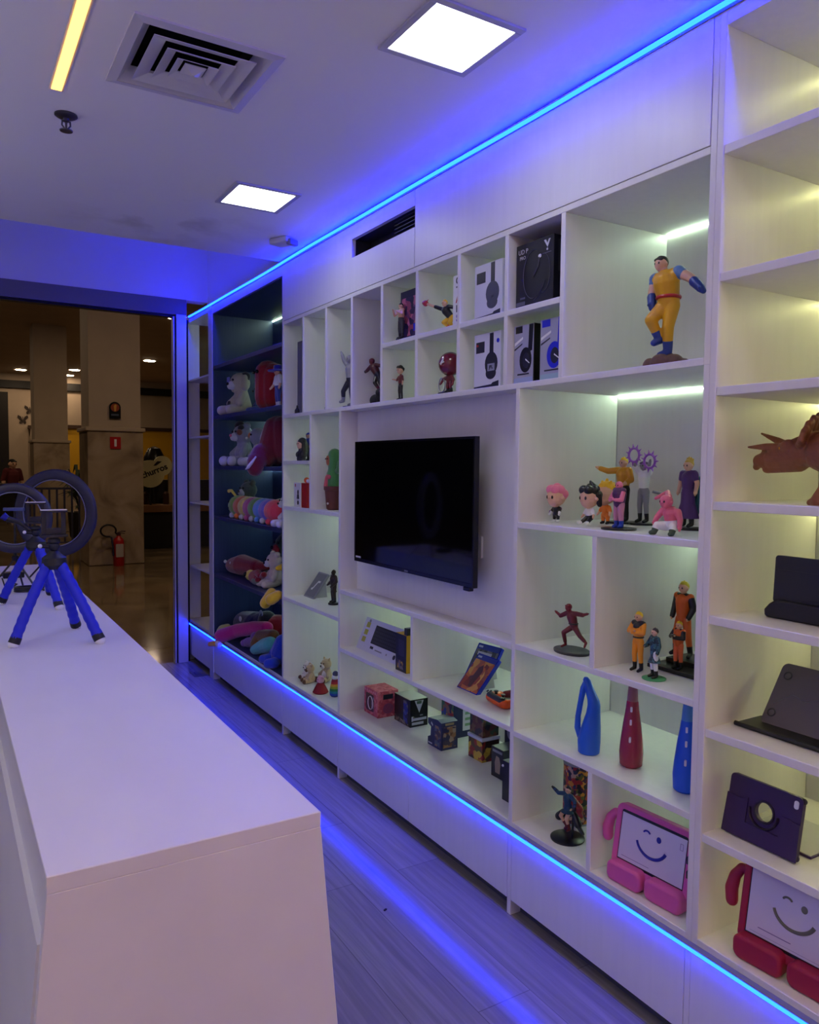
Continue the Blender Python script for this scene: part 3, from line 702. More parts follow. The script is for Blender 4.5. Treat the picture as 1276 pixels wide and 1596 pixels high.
t = at('headset_box', 'large black gaming headset box with thin grey line art', 'box', .03, 2.020, MID)
carton(t, .188, .10, .214, col('carton_black', (17, 18, 30), .35))
lg = col('ink_grey_line', (96, 96, 112), .4); W2 = col('ink_white', (196, 196, 210), .4)
text('UD P', .022, t, W2, (-.058, -.0006, .188)); text('PRO', .016, t, W2, (-.060, -.0006, .168))
MB().prism([(.046, .203), (.056, .203), (.063, .190), (.070, .203), (.078, .203), (.064, .178)], -.0006, 0, 'y').prism(ell(.063, .172, .004, .004), -.0006, 0, 'y').build('emblem', W2, t)
pr(t, rc(.040, .082, .160, .1625), lg, name='tagline_print')
s = MB(); s.tube([(-.005 + .050 * math.cos(a), -.0004, .105 + .078 * math.sin(a)) for a in [math.radians(v) for v in range(70, 300, 10)]], .0016, 6, flat=.3)
s.tube([(.045 + .034 * math.cos(a), -.0004, .10 + .062 * math.sin(a)) for a in [math.radians(v) for v in range(-100, 120, 10)]], .0016, 6, flat=.3)
s.tube([(.026, -.0004, .155), (.020, -.0004, .125), (-.006, -.0004, .095)], .003, 6, flat=.3); s.tube([(.0, -.0004, .02), (.03, -.0004, .035), (.055, -.0004, .075)], .0018, 6, flat=.3); s.build('headset_line_art', lg, t)
pr(t, ell(.027, .158, .008, .006), WHT, name='light_print'); pr(t, rc(-.09, -.045, .012, .024), lg, name='small_print'); pr(t, rc(-.07, -.045, .032, .038), lg, -.0002, 'badge_print')
prs(t, rc(.02, .035, .10, .20), DKG, .094, 'spine_print')

# boxed and loose figures of the upper cubbies
NVY = col('ink_deep_navy', (28, 26, 58), .35)
t = at('figure_box', 'dark navy picture box with pinkish print in an upper cubby', 'box', .035, 2.832, MID)
carton(t, .135, .06, .205, NVY)
pr(t, rc(-.055, .055, .015, .175), art('art_floral', [(44, 34, 74), (120, 70, 110), (60, 46, 92), (176, 96, 120), (34, 30, 66), (140, 60, 80)], 45), name='picture_print'); pr(t, rc(.040, .062, .03, .06), BLU, -.0006, 'blue_seal')
t = at('figurine', 'small black-haired figurine with raised fists before the navy picture box', 'figurine', .02, 2.868, MID)
disc(t, .022, .006, BLK); figure(t, .150, dict(eL=(-.2, -.1, .66), hL=(-.1, -.2, .78), eR=(.2, -.1, .66), hR=(.08, -.2, .74)), z0=.006, pants=DKG, boots=BLK, hair=BLK, shirt=None)

t = at('figure_box', 'narrow white box with coloured lettering beside the diving figurine', 'box', .03, 2.462, MID)
carton(t, .066, .06, .192, WHT)
for i, (g, m_) in enumerate((('G', BLK), ('T', hpD), ('A', RED), ('R', hpD), ('S', col('ink_purple', (92, 60, 170), .4)))): text(g, .036, t, m_, (0, -.0006, .170 - i * .035), bold=.001)
t = at('figurine', 'diving figurine in black and yellow with one long orange arm stretched out', 'figurine', .05, 2.535, MID)
YEL = col('figure_yellow', (226, 178, 30), .45); ORG = col('figure_orange', (226, 120, 30), .45)
j = figure(t, .165, dict(pel=(.0, 0, .28), chest=(-.08, -.1, .44), neck=(-.06, -.13, .52), head=(-.05, -.16, .60), sL=(-.17, -.12, .48), eL=(-.42, -.2, .58), hL=(-.72, -.26, .70), sR=(.02, -.1, .52), eR=(.1, 0, .5), hR=(.12, .05, .4),
       pL=(-.05, 0, .27), kL=(-.12, -.14, .17), aL=(-.08, .02, .06), tL=(-.1, -.06, .04), pR=(.05, 0, .27), kR=(.08, -.1, .14), aR=(.06, .05, .05), tR=(.07, -.03, .04)), shirt=BLK, sleeve=.45, pants=YEL, boots=ORG, hair=YEL, style='tuft')
blob('flame_glove', RED, [((j['hL']), .012), ((j['hL'][0] - .010, j['hL'][1], j['hL'][2] + .003), .009), ((j['hL'][0] + .004, j['hL'][1], j['hL'][2] + .005), .004, (j['hL'][0] + .022, j['hL'][1], j['hL'][2] + .012), .001)], t, .0015)

t = tag(carton(None, .11, .20, .40, col('slab_grey', (84, 84, 100), .4), 'tall_box'), 'tall dark grey box in the first cubby from the left', 'box'); t.location = (.05, 4.000, M1); t.rotation_euler = (0, 0, -PI / 2)
tag(MB().lathe([(.014, 0), (.014, .02), (.006, .03), (.004, .045)], n=16).build('toy_stand', BLK, smooth=True), 'little black peg standing by the tall dark grey box', 'stand').location = (.02, 3.985, M1)
tag(MB().lathe([(.006, 0), (.006, .012), (.003, .018)], n=12).build('shelf_pin', BLK, smooth=True), 'tiny black shelf pin in the second empty cubby', 'pin').location = (.012, 3.600, M1)

SIL = col('figure_silver', (150, 150, 158), .35, metal=.3)
t = at('figurine', 'silver figurine with raised arm, half hidden in the third cubby from left', 'figurine', .06, 3.42, M1)
disc(t, .038, .007, BLK); figure(t, .25, dict(eL=(-.17, -.05, .90), hL=(-.22, -.08, 1.04), aL=(-.2, -.05, .12), kL=(-.13, -.09, .30), tL=(-.24, -.1, .1)), z0=.007, skin=SIL, shirt=SIL, pants=hpD, boots=SIL, hair=GRY, sleeve=.9)
t = at('figurine', 'dark red and black action figurine leaping with spread arms from a rock', 'figurine', .085, 3.195, M1)
MAR = col('figure_maroon', (96, 20, 26), .4)
blob('rock_base', col('rock_black', (24, 22, 26), .7), [((-.01, 0, .022), .03), ((.02, .01, .03), .028), ((.03, 0, .055), .022), ((-.035, 0, .012), .016)], t, .003, 1, floor=0)
figure(t, .19, dict(pel=(.03, 0, .46), chest=(-.10, -.03, .62), neck=(-.15, -.04, .70), head=(-.19, -.05, .79), sL=(-.24, -.04, .68), eL=(-.38, -.08, .58), hL=(-.52, -.08, .55), sR=(-.02, -.03, .69), eR=(.14, .0, .66), hR=(.27, .02, .58),
       pL=(-.01, 0, .44), kL=(.06, -.1, .25), aL=(.12, .0, .08), tL=(.10, -.06, .05), pR=(.07, 0, .44), kR=(.18, -.02, .25), aR=(.24, .03, .05), tR=(.24, -.05, .03)), z0=.055, skin=MAR, shirt=col('figure_oxblood', (70, 18, 24), .4), pants=BLK, boots=MAR, gloves=BLK, hair=MAR, style='short', eyes=False)
t = at('figurine', 'slim figurine with a big round black hairdo standing in a lower cubby', 'figurine', .06, 2.935, M1)
disc(t, .030, .005, DKG); figure(t, .150, dict(head=(0, -.02, .86), neck=(0, 0, .74), chest=(0, 0, .63), pel=(0, 0, .46), sL=(-.08, 0, .68), eL=(-.12, -.06, .58), hL=(-.16, -.16, .60), sR=(.08, 0, .68), eR=(.12, .0, .57), hR=(.13, -.02, .46), pL=(-.04, 0, .44), pR=(.04, 0, .44)),
       z0=.005, headr=.105, bulk=.8, shirt=MAR, pants=BLK, boots=BLK, hair=col('hair_black', (18, 20, 18), .5), style='puff')
t = at('figurine', 'little black-based figurine with teal cap peeping out beside a divider', 'figurine', .12, 2.770, M1)
disc(t, .030, .022, BLK); figure(t, .095, z0=.022, shirt=GRY, pants=BLK, hair=col('figure_teal', (60, 130, 130), .4), style='short')
t = at('figurine', 'figurine with an oversized glossy dark red helmet on thin legs', 'figurine', .06, 2.555, M1)
DR = col('gloss_red', (112, 10, 34), .18, coat=.6)
disc(t, .046, .008, BLK)
figure(t, .165, dict(head=(0, 0, .66), neck=(0, 0, .40), chest=(0, 0, .34), pel=(0, 0, .27), sL=(-.09, 0, .37), eL=(-.2, -.05, .33), hL=(-.25, -.08, .24), sR=(.09, 0, .37), eR=(.15, 0, .3), hR=(.17, -.03, .2), pL=(-.05, 0, .25), kL=(-.06, -.02, .15), pR=(.05, 0, .25), kR=(.06, -.02, .15)),
       z0=.008, skin=DR, headr=.2, shirt=MAR, boots=BLK, eyes=False)
MB().ball((0, .002, .008 + .165 * .68), .047, 24).build('helmet', DR, t, smooth=True)
pr(t, [(.002, .118), (.012, .128), (.026, .140), (.021, .127), (.029, .122), (.012, .118), (.006, .112)], WHT, -.0445, 'white_highlight', .004)  # highlight on the glossy helmet, modelled as a white patch
s = MB(); s.torus((-.040, -.01, .04), .022, .0028, 'y', 24, 6, sz=1.3); s.build('steel_ring', SIL, t, smooth=True)

# big statue
t = at('statue', 'largest statue, muscular man in yellow and blue suit on a brown rock', 'statue', .085, 1.512, M1)
HY = col('statue_yellow', (214, 160, 18), .4); HB = col('statue_blue', (30, 56, 132), .4); HLB = col('statue_pale_blue', (86, 124, 176), .4)
blob('rock_base', col('rock_brown', (96, 70, 58), .8, bump=(30, .6, .01)), [((-.055, 0, .012), .022), ((-.02, 0, .014), .028), ((.03, 0, .010), .026), ((0, -.02, .008), .03), ((.055, .01, .004), .018), ((-.06, .0, .02), .014), ((.005, .01, .022), .02)], t, .004, 1, floor=0)
J = dict(pel=(.02, 0, .56), chest=(.005, -.03, .74), neck=(-.02, -.045, .845), head=(-.035, -.065, .925), sL=(-.135, -.02, .80), eL=(-.15, -.05, .66), hL=(-.115, -.09, .55), sR=(.135, -.01, .82), eR=(.27, .0, .74), hR=(.40, -.02, .62),
         pL=(-.035, -.01, .52), kL=(-.06, -.16, .38), aL=(-.05, -.03, .20), tL=(-.065, -.1, .165), pR=(.06, 0, .52), kR=(.05, -.04, .31), aR=(.005, .02, .07), tR=(-.02, -.06, .045))
j = figure(t, .285, J, z0=.022, bulk=1.22, headr=.066, shirt=HY, sleeve=0, pants=HY, boots=HB, gloves=HB, belt=col('statue_red', (176, 36, 28), .4), hair=col('hair_dark', (26, 22, 20), .5))
for q in 'LR': blob('shoulder_pad', HLB, [(j['s' + q], .0185), (lerp(j['s' + q], j['e' + q], .25), .0165)], t, .002)
blob('trunk_stripe', HB, [(lerp(j['pR'], j['kR'], .55), .0165, j['kR'], .0155)], t, .002)
s = MB()
for k in (-.004, .004): s.cyl((j['hL'][0] + k, j['hL'][1], j['hL'][2]), (j['hL'][0] + k + .004, j['hL'][1], j['hL'][2] - .06), .0013, .0008, 8)
s.build('staff', SIL, t)

# ================================================================ figure shelf
PNK = col('figure_pink', (226, 120, 150), .45)
t = at('figurine', 'big-headed figurine with fluffy pink hair and tiny purple cape', 'figurine', .12, 1.988, M2)
figure(t, .125, base=CHIBI, headr=.26, shirt=BLK, pants=BLK, boots=WHT, hair=PNK, style='puff', gloves=WHT)
blob('cape', col('figure_purple', (120, 40, 110), .45), [((-.012, .012, .045), .008, (-.034, .004, .034), .006), ((.0, .014, .045), .008, (-.02, .014, .03), .007)], t, .0016)
t = at('figurine', 'big-headed figurine with a tall black quiff, seated at the shelf front', 'figurine', .09, 1.800, M2)
figure(t, .132, dict(kL=(-.09, -.12, .14), aL=(-.12, -.2, .08), tL=(-.13, -.26, .1), kR=(.09, -.12, .14), aR=(.12, -.2, .08), tR=(.13, -.26, .1)), base=CHIBI, headr=.24, shirt=WHT, pants=BLK, boots=WHT, hair=BLK, style='puff')
blob('quiff', BLK, [((.012, .006, .118), .018, (-.002, .002, .142), .004), ((.022, .008, .10), .016, (.030, .012, .07), .008)], t, .0016)
t = at('figurine', 'big-headed figurine with bright yellow hair behind the black-quiffed one', 'figurine', .205, 1.845, M2)
figure(t, .145, base=CHIBI, headr=.24, shirt=ORG, pants=ORG, boots=BLK, hair=col('hair_yellow', (236, 186, 22), .45), style='tuft')
t = at('figurine', 'golden warrior figurine pointing left on a black round base', 'figurine', .30, 1.862, M2)
GLD = col('figure_gold', (196, 142, 34), .35, metal=.2)
disc(t, .052, .007, BLK); figure(t, .215, dict(eL=(-.25, -.08, .78), hL=(-.40, -.14, .83), hR=(.14, -.1, .6)), z0=.007, shirt=GLD, sleeve=.9, pants=BLK, boots=BLK, hair=col('hair_gold', (226, 190, 40), .4), style='tuft', bulk=1.1)
t = at('figurine', 'grey figurine holding two spiky purple rings above the golden warrior', 'figurine', .31, 1.782, M2)
disc(t, .045, .007, BLK)
j = figure(t, .205, dict(eL=(-.12, -.1, .9), hL=(-.02, -.14, 1.0), eR=(.16, -.08, .9), hR=(.22, -.12, .98)), z0=.007, skin=GRY, shirt=WHT, pants=GRY, boots=BLK, hair=col('hair_violet', (70, 40, 90), .4), bulk=.9)
PUR = col('ring_purple', (150, 84, 190), .4)
for nm, cx, cz in (('L', -.018, .228), ('R', .048, .208)):
    s = MB(); s.torus((cx, -.03, cz), .022, .004, 'y', 30, 8)
    for k in range(11):
        a = k * 2 * PI / 11; s.cyl((cx + .022 * math.cos(a), -.03, cz + .022 * math.sin(a)), (cx + .037 * math.cos(a), -.03, cz + .037 * math.sin(a)), .0042, .0006, 8)
    s.build('spiky_ring', PUR, t, smooth=True)
s = MB(); s.tube([(.02, .02, .11), (.06, .04, .10), (.075, .04, .075), (.055, .04, .05)], [.005, .005, .004, .002], 8); s.build('tail', GRY, t, smooth=True)
t = at('figurine', 'pink figurine with blue shoes on the flat black base in front', 'figurine', .085, 1.672, M2)
disc(t, .050, .006, BLK, sx=1.1); figure(t, .140, dict(hL=(-.05, -.16, .62), eL=(-.16, -.1, .6), hR=(.05, -.16, .6), eR=(.16, -.1, .6)), z0=.006, skin=PNK, shirt=None, pants=col('figure_rose', (196, 130, 160), .5), boots=col('figure_royal', (30, 60, 170), .4), bulk=1.35, headr=.085, vest=col('figure_plum', (80, 40, 90), .5))
t = at('figurine', 'plump bright pink creature figurine sitting in white trousers', 'figurine', .085, 1.478, M2)
figure(t, .120, dict(head=(-.06, -.1, .78), neck=(-.03, -.05, .62), chest=(0, 0, .50), pel=(.02, .02, .26), sL=(-.2, -.04, .56), eL=(-.3, -.12, .4), hL=(-.26, -.24, .3), sR=(.2, 0, .54), eR=(.32, -.06, .36), hR=(.36, -.12, .2), pL=(-.1, -.04, .2), kL=(-.2, -.24, .22), aL=(-.22, -.3, .06), tL=(-.26, -.36, .05), pR=(.12, -.02, .2), kR=(.24, -.2, .2), aR=(.26, -.26, .06), tR=(.28, -.34, .05)),
       skin=col('creature_pink', (220, 104, 128), .4), bulk=1.9, headr=.16, pants=WHT, boots=col('figure_olive', (60, 78, 60), .5))
blob('antenna', MATS['creature_pink'], [((-.01, 0, .105), .010, (-.03, .02, .118), .007), ((-.03, .02, .118), .007, (-.055, .0, .100), .005)], t, .0016)
t = at('figurine', 'tall figurine in a purple robe with upswept blond hair', 'figurine', .285, 1.585, M2)
disc(t, .040, .008, BLK, c=(0, 0, 0), sx=1.5)
PR2 = col('robe_purple', (74, 34, 104), .5)
figure(t, .205, z0=.008, shirt=PR2, sleeve=.3, pants=PR2, boots=DKG, hair=col('hair_blond', (190, 150, 60), .5), style='tall', headr=.075, skirt=(PR2, .40, .17))
blob('cape', col('cape_teal', (40, 96, 110), .5), [((.02, .03, .15), .014, (.045, .035, .05), .022), ((-.01, .03, .15), .014, (-.01, .035, .05), .02)], t, .003)

t = at('figurine', 'dark red runner figurine mid-stride on a dark oval base', 'figurine', .085, 1.862, M3)
disc(t, .050, .010, DKG, sx=1.35)
figure(t, .160, dict(pel=(.05, 0, .52), chest=(.0, -.02, .70), neck=(-.04, -.03, .79), head=(-.07, -.05, .87), sL=(-.10, -.05, .76), eL=(-.24, -.1, .68), hL=(-.34, -.12, .74), sR=(.10, .0, .77), eR=(.25, .04, .76), hR=(.36, .05, .80), pL=(.0, 0, .48), kL=(-.12, -.12, .36), aL=(-.14, -.04, .10), tL=(-.22, -.08, .05), pR=(.08, 0, .48), kR=(.22, .0, .34), aR=(.36, .04, .22), tR=(.36, .0, .14)),
       z0=.006, skin=col('runner_red', (122, 22, 30), .35), shirt=col('runner_wine', (100, 18, 28), .35), pants=MATS['runner_wine'], belt=BLK, hair=MATS['runner_red'], eyes=False)

t = at('figurine', 'slim figurine in a yellow-orange tracksuit with yellow hair, arms folded', 'figurine', .095, 1.592, M3)
TRK = col('track_orange', (232, 148, 30), .5)
figure(t, .178, dict(eL=(-.15, -.06, .66), hL=(.02, -.13, .69), eR=(.15, -.06, .66), hR=(-.02, -.13, .66)), shirt=TRK, sleeve=1, pants=TRK, boots=BLK, hair=col('hair_lemon', (236, 200, 30), .5), style='tuft', belt=BLK, bulk=.92)
blob('collar', BLK, [((-.016, 0, .142), .010, (.016, 0, .142), .010), ((0, -.004, .134), .014)], t, .0016)
t = at('figurine', 'dark-haired figurine in a teal patterned robe on a green disc', 'figurine', .070, 1.508, M3)
disc(t, .034, .004, col('base_green', (70, 150, 100), .4))
TEA = art('robe_check', [(24, 52, 64), (40, 88, 104), (20, 40, 52), (60, 110, 120)], 160, .5)
figure(t, .143, dict(hL=(-.1, -.16, .62), eL=(-.19, -.06, .62)), z0=.004, yaw=-20, shirt=TEA, sleeve=1, pants=WHT, boots=BLK, hair=col('hair_brown', (44, 24, 28), .5), style='tuft', skirt=(TEA, .22, .13))
t = tag(MB().box(-.115, .115, -.085, .085, 0, .012).box(-.10, .115, -.02, .085, .012, .026).build('display_plinth', BLK, bevel=.002), 'stepped black plinth under the two orange and black figurines', 'plinth'); t.location = (.245, 1.500, M3); t.rotation_euler = (0, 0, -PI / 2)
OR2 = col('track_rust', (206, 92, 24), .5)
t = at('figurine', 'tallest figurine in black and orange jacket standing on the black plinth', 'figurine', .275, 1.580, M3 + .026)
figure(t, .232, dict(aL=(-.12, .01, .045), tL=(-.14, -.06, .022), kL=(-.1, -.02, .28), aR=(.12, .01, .045), tR=(.14, -.06, .022), kR=(.1, -.02, .28), hL=(-.14, -.05, .52), hR=(.13, -.06, .53)), shirt=BLK, sleeve=1, pants=OR2, boots=BLK, hair=col('hair_straw', (200, 176, 40), .5), style='tuft', vest=OR2, bulk=.95)
t = at('figurine', 'small figurine in an orange suit with yellow hair before the tallest figurine', 'figurine', .185, 1.520, M3 + .012)
figure(t, .142, dict(eL=(-.16, -.06, .66), hL=(.0, -.15, .70), eR=(.16, -.06, .66), hR=(-.01, -.14, .66)), shirt=BLK, sleeve=1, vest=OR2, pants=col('track_coral', (216, 96, 50), .5), boots=BLK, hair=MATS['hair_lemon'], style='tuft')

# bottle-shaped gadgets
def bottle(label, x, y, m, mtop, rz, loop):
    t = at('loop_bottle', label, 'bottle', x, y, M4, rz)
    if loop:
        s = MB(); s.rings([[(cx + rx * math.cos(a), ry * math.sin(a), z) for a in [2 * PI * k / 24 for k in range(24)]] for z, cx, rx, ry in
            ((0, .008, .030, .028), (.004, .008, .034, .032), (.04, .008, .036, .034), (.085, .014, .030, .030), (.13, .020, .022, .022), (.155, .022, .020, .020), (.17, .020, .019, .018), (.205, .006, .015, .014), (.232, -.004, .012, .012), (.240, -.006, .006, .006))]); s.build('body', m, t, smooth=True)
        s = MB(); s.tube([(-.004, 0, .228), (-.014, 0, .205), (-.022, 0, .16), (-.030, 0, .11), (-.031, 0, .075), (-.020, 0, .05), (-.005, 0, .035)], [.010, .010, .009, .009, .010, .012, .014], 12); s.build('handle', m, t, smooth=True)
        MB().box(-.0005, .0005, -.006, .006, .10, .17).xf(Matrix.Translation((.0, 0, 0)) @ Matrix.Rotation(.12, 4, 'Y')).build('inner_plate', WHT, t)
    else:
        s = MB(); s.lathe([(.028, 0), (.034, .006), (.036, .045), (.033, .08), (.027, .13), (.020, .175), (.0175, .196), (.0165, .20)], n=26); s.build('body', m, t, smooth=True)
        s = MB(); s.lathe([(.0165, .20), (.015, .225), (.0125, .250), (.010, .256), (.004, .258)], n=22); s.build('neck', mtop, t, smooth=True)
        for z in (.178, .14, .09): MB().prism(rrect(-.003, .003, z - .008, z + .008, .002), -.0385 + (z - .09) * .19, -.020, 'y').build('window', col('pale_window', (220, 205, 222), .3), t)
bottle('blue bottle with an open carry loop, first of three on its shelf', .075, 1.775, col('plastic_blue', (26, 92, 206), .35), None, 25, True)
bottle('dark red bottle with translucent neck in the middle of its shelf', .115, 1.626, col('plastic_crimson', (146, 20, 56), .22, coat=.3), col('plastic_rosy', (150, 92, 98), .3), 35, False)
bottle('blue closed bottle next to the shelf side panel', .11, 1.420, col('plastic_azure', (8, 78, 208), .35), col('plastic_sky', (70, 124, 200), .35), 35, False)

# bottom cubbies
t = at('figurine', 'swirling anime-style figurine in teal and dark red on a round black stand', 'figurine', .085, 1.862, BS)
disc(t, .056, .007, col('stand_black', (14, 14, 26), .3)); TL = col('tunic_teal', (24, 66, 92), .5)
MB().cyl((.016, .006, .006), (.016, .008, .10), .0042, .0036, 12).build('post', MATS['stand_black'], t, smooth=True)
j = figure(t, .152, dict(eL=(-.25, -.05, .76), hL=(-.40, -.06, .82), eR=(.2, .0, .72), hR=(.26, -.05, .6), kL=(-.12, -.1, .32), aL=(-.02, .0, .1), kR=(.02, -.06, .28), aR=(.05, 0, .06), tL=(-.02, -.06, .06), tR=(.05, -.06, .04)), z0=.026, shirt=TL, sleeve=.9, pants=None, boots=MAR, hair=MATS['hair_black'], style='tuft', skirt=(TL, .10, .16), gloves=BLK)
blob('cape', col('cape_red', (128, 16, 22), .5), [((.01, .012, .13), .012, (.045, .006, .115), .014), ((.03, .01, .115), .012, (.062, .0, .10), .007)], t, .002)
blob('coat_tail', MATS['stand_black'], [((-.02, .01, .085), .012, (-.042, .0, .06), .014), ((.02, .012, .085), .012, (.042, .006, .062), .013), ((.05, .004, .055), .008, (.07, 0, .045), .006)], t, .002)
t = at('tin', 'tall cylindrical tin wrapped in colourful comic art', 'tin', .20, 1.945, BS)
MB().lathe([(.046, .006), (.046, .205)], n=32).build('wrap', art('art_comic', [(150, 30, 40), (206, 132, 40), (40, 44, 78), (96, 98, 44), (190, 150, 130), (70, 30, 60), (30, 30, 40), (170, 60, 40)], 85), t, smooth=True)
MB().lathe([(.047, 0), (.047, .006)], n=32).build('bottom_rim', SIL, t, smooth=True)
MB().lathe([(.047, .205), (.048, .212), (.045, .214), (.043, .207)], n=32).build('lid', SIL, t, smooth=True)

def kid_tablet(label, x, y, z, rz, w, h, m, face, arm_right, scr, caption):
    t = at('tablet_in_case', label, 'tablet', x, y, z, rz)
    tilt = Matrix.Translation((0, 0, .0)) @ Matrix.Rotation(math.radians(-9), 4, 'X')
    b = .018; zb = .045
    # frame of the foam case with an opening for the screen
    s = MB(); n = 6
    o = rrect(-w / 2, w / 2, zb - .010, zb + h, .022, n); i_ = rrect(-w / 2 + b, w / 2 - b, zb + .014, zb + h - b, .006, n)
    s.rings([[(p[0], 0, p[1]) for p in o], [(p[0], .030, p[1]) for p in o], [(p[0], .030, p[1]) for p in i_], [(p[0], .004, p[1]) for p in i_]], closed=True)
    s.xf(tilt); s.build('case_frame', m, t, smooth=True, bevel=.004)
    s = MB(); s.prism(rrect(-w / 2 + .004, w / 2 - .004, zb, zb + h - .006, .01), .016, .034, 'y'); s.xf(tilt); s.build('case_back', m, t)
    for q in (-1, 1):   # two broad feet
        x0, x1 = (-.492 * w, -.022 * w) if q < 0 else (.022 * w, .492 * w)
        s = MB(); s.prism(rrect(x0, x1, 0, zb + .016, .021, 8), -.016, .034, 'y'); s.build('foot', m, t, smooth=True, bevel=.009, seg=4)
    for q in ((-1, 1) if arm_right else (-1,)):
        P = [(w / 2 - .006, .016, zb + h * .80), (w / 2 + .014, .014, zb + h * .78), (w / 2 + .028, .012, zb + h * .66), (w / 2 + .033, .011, zb + h * .50), (w / 2 + .028, .010, zb + h * .36)]
        P = [tilt @ Vector((q * p[0], p[1], p[2])) for p in P]; rr = [.010, .012, .0145, .0165, .0155]
        blob('arm', m, [(tuple(a), ra, tuple(b_), rb) for a, ra, b_, rb in zip(P, rr, P[1:], rr[1:])], t, .0022)
    s = MB(); s.prism(rc(-w / 2 + b - .001, w / 2 - b + .001, zb + .013, zb + h - b + .001), .0055, .014, 'y'); s.xf(tilt); s.build('tablet', BLK, t)
    sx0, sx1, sz0, sz1 = -w / 2 + b + .002, w / 2 - b - .002, zb + .021, zb + h - b - .007
    s = MB(); s.prism(rc(sx0, sx1, sz0, sz1), .0048, .0056, 'y'); s.xf(tilt); scn = s.build('screen', scr, t)
    c = -.002 * w; cz = (sz0 + sz1) / 2 + .008
    s = MB()
    s.tube([(c + .052 * math.cos(math.radians(a)), .0045, cz + .010 + .046 * math.sin(math.radians(a))) for a in range(196, 345, 8)], [.0036 + .0014 * k / 18 for k in range(len(range(196, 345, 8)))], 8)
    s.tube([(c - .020 + .0115 * math.cos(math.radians(a)), .0045, cz + .026 + .009 * math.sin(math.radians(a))) for a in range(20, 165, 14)], .0027, 8)
    s.ball((c + .022, .0045, cz + .024), .0082, 12, (1, .12, 1.1)); s.xf(tilt); s.build('smiley', face, scn, smooth=True)
    cm = col('ink_mauve', (110, 96, 150), .4)
    def line(nm, a, b_, c_, d_): q = MB(); q.prism(rc(a, b_, c_, d_), .0044, .005, 'y'); q.xf(tilt); q.build(nm, cm, scn)
    if caption: line('caption', sx0 + .03, sx0 + w * .42, sz0 + .0195, sz0 + .0215); line('rule', sx0 + .010, sx1 - .004, sz0 + .006, sz0 + .0066)
    else:
        line('caption', sx0 + .012, sx0 + w * .42, sz0 + .010, sz0 + .0112)
        q = MB(); a, b_, c_, d_ = sx1 - .020, sx1 - .010, sz1 - .034, sz1 - .016
        q.rings([[(x, y, z) for x, z in ((a, c_), (b_, c_), (b_, d_), (a, d_))] for y in (.0044, .005)] + [[(x, y, z) for x, z in ((a + .001, c_ + .001), (b_ - .001, c_ + .001), (b_ - .001, d_ - .001), (a + .001, d_ - .001))] for y in (.005, .0044)], closed=True); q.xf(tilt); q.build('corner_mark', cm, scn)
    for zz in (.10, .06): MB().prism(rrect(.008, .022, zb + zz, zb + zz + .022, .004), w / 2 - .003, w / 2 + .0008, 'x').build('side_slot', DKG, t)
scrm = mat('screen_film', (206, 200, 222), .25, spec=.6)
kid_tablet('tablet in a pink foam case with feet and a blue winking smiley', .040, 1.494, BS, 4, .262, .180, col('foam_pink', (208, 88, 158), .55), col('ink_cobalt', (18, 26, 150), .4), False, scrm, False)
kid_tablet('tablet in a dark red foam case with arms and an olive winking smiley', .045, 1.062, BS, 4, .270, .205, col('foam_crimson', (150, 12, 58), .55), col('ink_olive', (104, 104, 90), .4), True, scrm, True)

# ================================================================ tablet shelves at the right
PC = col('case_purple', (46, 20, 74), .5, bump=(350, .15, .001))
t = at('tablet_case', 'dark purple tablet case standing with a round cut-out in its back', 'tablet case', .065, 1.162, .612, 0)
Mt = Matrix.Rotation(math.radians(-10), 4, 'X')
w, h = .198, .156
o = rrect(-w / 2, w / 2, .003, h, .012, 6); s = MB(); no = len(o)
hole = [(.004 + .024 * math.cos(math.radians(45 + 360 * k / no)), .088 + .024 * math.sin(math.radians(45 + 360 * k / no))) for k in range(no)]
k0 = 0
s.rings([[(p[0], 0, p[1]) for p in o], [(p[0], .012, p[1]) for p in o], [(p[0], .012, p[1]) for p in hole], [(p[0], 0, p[1]) for p in hole]], closed=True)
s.xf(Mt); s.build('shell', PC, t, smooth=True)
s = MB(); s.tube([(.004 + .038 * math.cos(math.radians(a)), -.002, .086 + .038 * math.sin(math.radians(a))) for a in range(175, 372, 9)], .0055, 10, flat=.5); s.torus((.004, -.001, .088), .026, .003, 'y', 30, 8); s.xf(Mt); s.build('swivel_ring', col('case_purple_dark', (28, 12, 46), .45), t, smooth=True)
s = MB(); s.prism([(-w / 2 - .006, .004), (w / 2 + .002, .004), (w / 2, .092), (.05, .098), (.02, .112), (-.03, .112), (-.06, .10), (-w / 2 - .002, .104)], -.003, .0, 'y'); s.xf(Mt)
# keep the round cut-out open in the lower flap: flap is built as two wings and a bottom band
s.bm.free(); s = MB(); s.prism([(-w / 2 - .006, .004), (-.042, .004), (-.042, .108), (-.06, .10), (-w / 2 - .002, .104)], -.003, 0, 'y'); s.prism([(.050, .004), (w / 2 + .002, .004), (w / 2, .092), (.050, .098)], -.003, 0, 'y'); s.prism([(-.042, .004), (.050, .004), (.050, .046), (-.042, .046)], -.003, 0, 'y'); s.xf(Mt); s.build('flap', PC, t)
s = MB()
for q in ((w / 2 - .004, h - .008), (w / 2 - .004, .012)): s.ball((q[0], .008, q[1]), .008, 12)
s.xf(Mt); s.build('corner_clip', MATS['case_purple_dark'], t, smooth=True)
s = MB(); s.prism(rrect(w / 2 - .022, w / 2 - .010, h - .030, h - .010, .005), -.001, .0005, 'y'); s.xf(Mt); s.build('camera_hole', WHT, t)
s = MB(); s.box(-w / 2 + .01, w / 2 + .006, .055, .24, .0, .005); s.build('base_flap', PC, t, bevel=.002)
